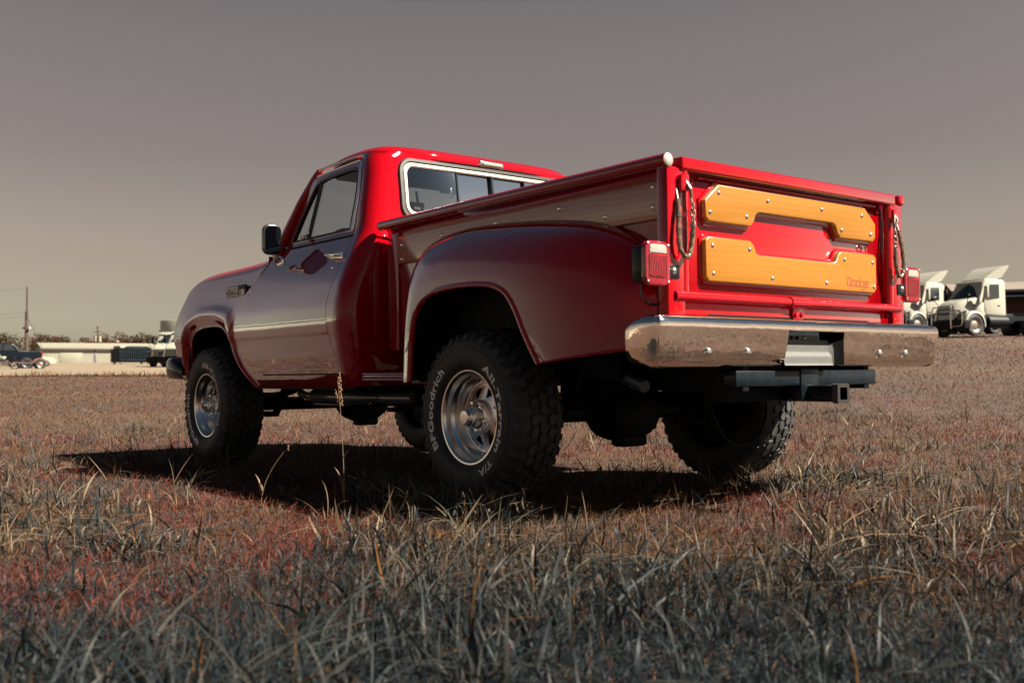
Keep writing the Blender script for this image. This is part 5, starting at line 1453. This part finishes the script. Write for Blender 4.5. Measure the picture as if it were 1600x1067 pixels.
# ---- roll-off container
p = gp(118, -43.6)
sk = empty('dumpster', p, math.atan2(CAM[1] - p[1], CAM[0] - p[0]) + R(24))
tag(sk, 'dark blue ribbed roll-off dumpster standing before the pale shed', 'dumpster')
SKIP = mat('dark_blue_steel', (0.005, 0.011, 0.018), rough=0.5, dark=True, noise=0.4, nscale=3)
MB().add(*prism([(-1.95, 0.25), (1.95, 0.25), (2.1, 0.6), (1.95, 1.6), (1.5, 2.05), (-1.1, 2.05), (-1.3, 1.75), (-1.95, 1.75)], 'y', -1.1, 1.1)).build('body', SKIP, sk, smooth=False).rotation_euler = (0, 0, R(90))
for k in range(15):
    y = -1.85 + k * 0.255
    MB().add(*bx(1.10, 1.19, y - 0.045, y + 0.045, 0.5, 1.72 if y < -1.2 else 1.98, 0.01)).build('rib', SKIP, sk)
for z in (0.45, 1.80): MB().add(*bx(1.10, 1.22, -1.9, 1.9, z - 0.06, z + 0.06, 0.02)).build('rail', SKIP, sk)
for y in (-1.6, 1.6):
    for x in (-0.9, 0.9): MB().add(*tube([(x, y - 0.1, 0.16), (x, y + 0.1, 0.16)], 0.16, 12)).build('roller', STEEL, sk)
MB().add(*bx(-0.9, 0.9, -1.75, -0.6, 1.7, 2.12, 0.12, 3)).build('load', WHITE2, sk)

# ---- white box truck and a tractor partly behind the pickup's nose
p = gp(86, -27.0)
bt = empty('box_truck', p, math.atan2(CAM[1] - p[1], CAM[0] - p[0]) + R(52)); tag(bt, 'white box truck with an orange panel behind the front of the pickup', 'box truck')
MB().add(*bx(-1.9, 0.0, -1.25, 1.25, 1.15, 3.85, 0.04)).build('cargo_box', WHITE, bt)
MB().add(*bx(0.0, 0.04, -0.95, -0.1, 2.75, 3.35, 0.01)).build('orange_panel', mat('orange_paint', (0.30, 0.055, 0.012), rough=0.5), bt)
for k in range(3): MB().add(*bx(-1.75 + k * 0.66, -1.71 + k * 0.66, 1.25, 1.275, 1.2, 3.9)).build('side_rib', WHITE, bt)
MB().add(*loft([(0.08, rsec(1.05, 0.7, 2.6, 0.15, 0.98)), (0.9, rsec(1.05, 0.7, 2.6, 0.2, 0.95)), (1.4, rsec(1.04, 0.7, 1.75, 0.15, 0.95)), (2.5, rsec(0.98, 0.7, 1.5, 0.2, 0.8))])).build('cab', WHITE, bt)
MB().add(*grid(lambda u, v_: (1.44 - 0.42 * v_, (2 * u - 1) * 0.9, 1.72 + 0.75 * v_), np.linspace(0, 1, 4), [0, 1])).build('windshield', DGLASS, bt)
MB().add(*bx(2.47, 2.56, -0.75, 0.75, 0.8, 1.35, 0.03)).build('grille', DTRIM, bt)
MB().add(*bx(2.45, 2.72, -1.05, 1.05, 0.45, 0.75, 0.05)).build('bumper', WHITE, bt)
MB().add(*bx(-2.5, 2.2, -0.5, 0.5, 0.65, 1.1)).build('chassis', DTRIM, bt)
for s in (1, -1):
    simple_wheel('wheel', 0.48, 0.3, bt, (1.7, s * 0.9, 0.48)); simple_wheel('wheel', 0.48, 0.5, bt, (-1.6, s * 0.9, 0.48))
semi('semi_truck', gp(79, -24.6), face(79, -24.6, 30), 'white semi truck showing only its nose beside the pickup front fender', GRP, guard=False, fairing=False)
semi('semi_truck', gp(83, -26.9), face(83, -26.9, 30), 'white semi truck standing left of another by the box truck', GRP, guard=False, fairing=False)

# ---- black pickup at the left edge
def dark_pickup(loc, yaw, label):
    e = empty('parked_pickup', loc, yaw); tag(e, label, 'pickup truck')
    prof = [(-2.95, 0.62), (-2.95, 1.28), (-2.80, 1.36), (-1.35, 1.38), (-1.05, 1.86), (-0.70, 1.95), (0.65, 1.95), (1.35, 1.45), (2.65, 1.32), (2.92, 1.15), (2.95, 0.60), (2.35, 0.52), (-2.3, 0.52)]
    MB().add(*prism(prof, 'y', -0.98, 0.98, 0.06, 3)).build('body', BLACKP, e)
    for s in (1, -1):
        MB().add(*flipy(prism([(-1.08, 1.42), (-0.92, 1.80), (-0.72, 1.87), (-0.30, 1.87), (-0.30, 1.42)], 'y', 0.965, 0.986), s)).build('window_pane', DGLASS, e)
        MB().add(*flipy(prism([(-0.22, 1.42), (-0.22, 1.87), (0.60, 1.87), (1.12, 1.45)], 'y', 0.965, 0.986), s)).build('window_pane', DGLASS, e)
        for x in (-1.85, 1.95):
            MB().add(*flipy(tube([(x, 0.80, 0.44), (x, 0.992, 0.44)], 0.52, 24), s)).build('wheel_arch', DTRIM, e)
            simple_wheel('wheel', 0.42, 0.28, e, (x, s * 0.90, 0.42), STEEL)
        MB().add(*flipy(bx(-2.985, -2.90, 0.78, 0.99, 0.98, 1.28, 0.02), s)).build('tail_light', LENS_RED, e)
        MB().add(*flipy(bx(1.0, 1.15, 1.0, 1.22, 1.35, 1.58, 0.04), s)).build('mirror', BLACKP, e)
        MB().add(*flipy(bx(-0.75, -0.6, 0.985, 1.0, 1.25, 1.28), s)).add(*flipy(bx(0.1, 0.25, 0.985, 1.0, 1.25, 1.28), s)).build('door_handle', DTRIM, e)
    MB().add(*bx(-3.10, -2.92, -0.95, 0.95, 0.55, 0.75, 0.04)).build('bumper', DTRIM, e)
    return e
p = gp(78, -38.9); va = math.atan2(p[1] - CAM[1], p[0] - CAM[0])
dark_pickup(p, va + R(94), 'black pickup parked on the lot at the left edge')
# motorcycle
def motorcycle(loc, yaw, label):
    e = empty('motorcycle', loc, yaw); tag(e, label, 'motorcycle')
    for x in (-0.70, 0.72):
        t = MB().add(*tube([(x + 0.30 * math.cos(a), 0, 0.33 + 0.30 * math.sin(a)) for a in np.linspace(0, 2 * math.pi, 25)[:-1]], 0.045, 8, closed=True)).build('wheel', RUBBER, e)
        MB().add(*tube([(x - 0.27, 0, 0.33), (x + 0.27, 0, 0.33)], 0.012, 5)).add(*tube([(x, 0, 0.06), (x, 0, 0.6)], 0.012, 5)).build('spokes', STEEL, t)
    MB().add(*tube([(0.72, 0.08, 0.33), (0.48, 0.08, 0.98)], 0.03, 8)).add(*tube([(0.72, -0.08, 0.33), (0.48, -0.08, 0.98)], 0.03, 8)).build('fork', DCHROME, e)
    MB().add(*tube([(0.44, -0.38, 1.08), (0.48, 0, 1.02), (0.44, 0.38, 1.08)], 0.018, 8)).build('handlebar', DTRIM, e)
    MB().add(*prism([(-0.05, 0.72), (0.45, 0.80), (0.42, 0.98), (0.05, 0.95)], 'y', -0.13, 0.13, 0.04)).build('fuel_tank', WHITE, e)
    MB().add(*prism([(0.40, 0.55), (0.72, 0.62), (0.64, 0.98), (0.48, 1.10)], 'y', -0.16, 0.16, 0.05)).build('fairing', WHITE, e)
    MB().add(*prism([(-0.75, 0.80), (0.0, 0.76), (0.0, 0.84), (-0.7, 0.92)], 'y', -0.11, 0.11, 0.03)).build('seat', DTRIM, e)
    MB().add(*bx(-0.22, 0.28, -0.15, 0.15, 0.28, 0.68, 0.06)).build('engine', STEEL, e)
    MB().add(*tube([(-0.70, 0.1, 0.33), (-0.1, 0.1, 0.42)], 0.03, 6)).build('swing_arm', DTRIM, e)
    return e
p = gp(73, -35.9); motorcycle(p, va + R(60), 'white faired motorcycle standing before the black pickup')
# little single-axle trailer with a pink frame
p = gp(75, -34.5); tr = empty('small_trailer', p, va + R(94)); tag(tr, 'small low trailer with one dark wheel behind the black pickup', 'trailer')
PINK = mat('faded_red_frame', (0.14, 0.05, 0.045), rough=0.7)
MB().add(*bx(-0.75, 0.75, -0.55, 0.55, 0.42, 0.50, 0.02)).build('deck', PINK, tr)
MB().add(*tube([(0.75, 0, 0.46), (1.9, 0, 0.46)], 0.035, 6)).build('tongue', PINK, tr)
for s in (1, -1):
    simple_wheel('wheel', 0.36, 0.2, tr, (-0.1, s * 0.62, 0.36), STEEL)
    MB().add(*tube([(-0.1 + 0.42 * math.cos(a), s * 0.62, 0.36 + 0.42 * math.sin(a)) for a in np.linspace(0.3, 2.8, 10)], 0.05, 6)).build('mudguard', PINK, tr)
# white saloon behind
def saloon(loc, yaw, label):
    e = empty('parked_car', loc, yaw); tag(e, label, 'car')
    MB().add(*prism([(-2.2, 0.35), (-2.25, 0.85), (-1.75, 0.98), (-1.1, 1.40), (0.2, 1.42), (1.0, 1.0), (2.1, 0.82), (2.25, 0.55), (2.2, 0.32)], 'y', -0.88, 0.88, 0.08, 3)).build('body', WHITE, e)
    for s in (1, -1):
        MB().add(*flipy(prism([(-1.35, 1.0), (-1.0, 1.32), (0.15, 1.34), (0.78, 1.02)], 'y', 0.87, 0.886), s)).build('window_pane', DGLASS, e)
        for x in (-1.35, 1.4): simple_wheel('wheel', 0.32, 0.22, e, (x, s * 0.79, 0.32))
        MB().add(*flipy(bx(2.05, 2.2, 0.5, 0.82, 0.62, 0.76, 0.03), s)).build('headlight', DGLASS, e)
    return e
p = gp(95, -44.6); saloon(p, va + R(-86), 'white saloon car mostly hidden behind the black pickup')

# ---- poles and wires
POLE = mat('weathered_pole', (0.060, 0.035, 0.032), rough=0.9, noise=0.3, nscale=6)
p = gp(108, -50.9)
up = empty('utility_pole', p); tag(up, 'tall bare wooden utility pole behind the black pickup', 'utility pole')
MB().add(*tube([(0, 0, 0), (0, 0, 5.6), (0.05, 0, 5.7)], [0.22, 0.17, 0.12], 10)).build('pole', POLE, up)
MB().add(*tube([(-0.1, 0, 4.9), (-0.1, 0, 8.3)], [0.11, 0.08], 8)).build('pole_top', POLE, up)
for s in (1, -1): MB().add(*dome((s * 0.35, s * 0.2, 3.9), 0.16, 0.22, (0, 0, 1), 10, 3)).add(*tube([(0, 0, 3.9), (s * 0.35, s * 0.2, 3.95)], 0.03, 6)).build('pole_lamp', WHITE2, up)
L3 = Vector((-RH[0], -RH[1], 0))
for z, dz in ((8.2, -0.9), (5.6, -0.5), (5.2, -0.8)):
    e_ = Vector((0, 0, z)); d_ = L3 * 42
    MB().add(*tube([tuple(e_ + d_ * t + Vector((0, 0, dz * 4 * t * (1 - t) - 0.6 * t))) for t in np.linspace(0, 1, 14)], 0.009, 5)).build('wire', DTRIM, up)
MB().add(*tube([(0, 0, 5.3), tuple(-L3 * 2.6 + Vector((0, 0, 0)))], 0.02, 5)).build('guy_wire', DTRIM, up)
p = gp(215, -86.5)
tp = empty('transformer_pole', p); tag(tp, 'short pole carrying two white transformers above the shed roof', 'utility pole')
MB().add(*tube([(0, 0, 0), (0, 0, 7.6)], [0.2, 0.14], 8)).build('pole', POLE, tp)
for s in (1, -1): MB().add(*tube([tuple(L3 * (s * 0.42) + Vector((0, 0, z))) for z in (4.3, 5.5)], 0.36, 12)).build('transformer', WHITE2, tp)
MB().add(*tube([tuple(L3 * 0.8 + Vector((0, 0, 6.4))), tuple(L3 * -0.8 + Vector((0, 0, 6.4)))], 0.08, 6)).build('crossarm', POLE, tp)

# ---- trees along the back of the lot
LEAFM = {}
def leaf_mat(name, c1, c2):
    mt = bpy.data.materials.new(name); mt.use_nodes = True
    n = mt.node_tree; b_ = n.nodes['Principled BSDF']; b_.inputs['Roughness'].default_value = 0.8; b_.inputs['Specular IOR Level'].default_value = 0.1
    g = n.nodes.new('ShaderNodeNewGeometry'); mx = n.nodes.new('ShaderNodeMix'); mx.data_type = 'RGBA'
    mx.inputs[6].default_value = (*(q * KA for q in c1), 1); mx.inputs[7].default_value = (*(q * KA for q in c2), 1)
    n.links.new(g.outputs['Random Per Island'], mx.inputs[0]); n.links.new(mx.outputs[2], b_.inputs['Base Color'])
    return mt
LEAF_RUST = leaf_mat('rust_foliage', (0.080, 0.029, 0.016), (0.036, 0.017, 0.011))
LEAF_DARK = leaf_mat('dark_green_foliage', (0.022, 0.028, 0.022), (0.012, 0.018, 0.018))
LEAF_OLIVE = leaf_mat('olive_foliage', (0.060, 0.040, 0.022), (0.028, 0.024, 0.016))
BARK = mat('bark', (0.03, 0.022, 0.018), rough=0.9, noise=0.4, nscale=4)
def tree(loc, h, w, leafm, label, seed, group='trees along the back of the lot'):
    r_ = np.random.default_rng(seed); e = empty('tree', loc); tag(e, label, 'tree', group)
    th = h * 0.28
    tk = MB().add(*tube([(0, 0, -0.2), (0.05, 0.03, th), (0.1, -0.05, h * 0.6)], [0.22, 0.15, 0.06], 8))
    for k in range(6):
        a = r_.random() * 6.28; L = w * (0.45 + 0.3 * r_.random()); z0 = th + (h * 0.3) * r_.random()
        tk.add(*tube([(0.05, 0, z0), (math.cos(a) * L * 0.5, math.sin(a) * L * 0.5, z0 + h * 0.14), (math.cos(a) * L, math.sin(a) * L, z0 + h * 0.3)], [0.07, 0.05, 0.02], 5))
    tk.build('trunk', BARK, e)
    nc = 26; cs = []
    for k in range(nc):
        a = r_.random() * 6.28; rr_ = w * 0.85 * math.sqrt(r_.random()); z = h * (0.32 + 0.55 * r_.random())
        zz = z * (1 - 0.25 * (rr_ / w) ** 2); cs.append((math.cos(a) * rr_, math.sin(a) * rr_, zz, (0.14 + 0.12 * r_.random()) * h))
    v = []; f = []
    for (cx_, cy_, cz_, cr_) in cs:
        for k in range(75):
            d_ = r_.normal(size=3); d_ /= np.linalg.norm(d_); rad_ = cr_ * (0.45 + 0.6 * r_.random())
            p_ = np.array((cx_, cy_, cz_)) + d_ * rad_ * np.array((1.15, 1.15, 0.8)); u = r_.normal(size=3); u /= np.linalg.norm(u); q = np.cross(u, r_.normal(size=3)); q /= np.linalg.norm(q)
            s_ = 0.16 + 0.16 * r_.random(); n_ = len(v)
            v += [tuple(p_ + u * s_), tuple(p_ + q * s_ * 0.6), tuple(p_ - u * s_), tuple(p_ - q * s_ * 0.6)]; f.append((n_, n_ + 1, n_ + 2, n_ + 3))
    me = bpy.data.meshes.new('crown'); me.from_pydata(v, [], f); me.update()
    finish('crown', me, leafm, e, smooth=False)
TREES = [(232, -122, 8.0, 5.0, 1), (228, -113.5, 7.4, 4.6, 2), (236, -107, 7.6, 5.2, 0), (226, -100.5, 6.8, 4.6, 2), (238, -95.5, 7.2, 5.0, 0), (232, -88.5, 7.4, 4.8, 0),
         (229, -82, 7.0, 4.6, 2), (236, -76.5, 9.2, 5.6, 0), (228, -71.5, 8.2, 4.8, 0), (238, -66, 7.0, 5.0, 0), (231, -60.5, 7.8, 4.2, 1), (239, -56, 7.0, 4.4, 0), (232, -51, 7.6, 4.2, 1),
         (240, -46, 6.8, 4.6, 2), (234, -40, 7.2, 4.6, 0), (196, -110, 6.2, 4.4, 1), (204, -101, 5.6, 4.2, 2)]
TL = ['dark green tree at the left edge behind the black pickup', 'olive brown tree left of the utility pole', 'rusty brown tree right behind the utility pole', 'olive brown tree between the pole and the shed', 'rusty tree over the left end of the shed',
      'rusty brown tree beside the transformer pole', 'olive brown tree just left of the tallest tree', 'tallest rusty tree standing over the middle of the shed', 'rusty tree sloping down to the right of the tallest tree', 'low rusty tree above the dumpster', 'dark green tree above the dumpster top right',
      'rusty tree between two dark trees left of the box truck', 'dark tree touching the side of the box truck', 'olive tree hidden behind the box truck', 'rusty tree hidden behind the pickup nose', 'low dark green tree right behind the black pickup cab', 'low olive tree right behind the black pickup bed']
for i, (f_, l_, h_, w_, kd) in enumerate(TREES):
    tree(gp(f_, l_), h_, w_, (LEAF_RUST, LEAF_DARK, LEAF_OLIVE)[kd], TL[i], 100 + i)

# pale warehouses across the lot to the left, mirrored in the pickup's side
for k, (f_, l_, w_, h_) in enumerate(((18, -98, 26, 4.4), (52, -88, 34, 3.6))):
    metal_building('warehouse', f_, l_, w_, 16, h_, 1.2, ('tall pale warehouse far to the left, mirrored in the red rear fender', 'low pale warehouse far to the left, mirrored in the red door')[k], 0, WHITE2, ROOFM, ribs=50)
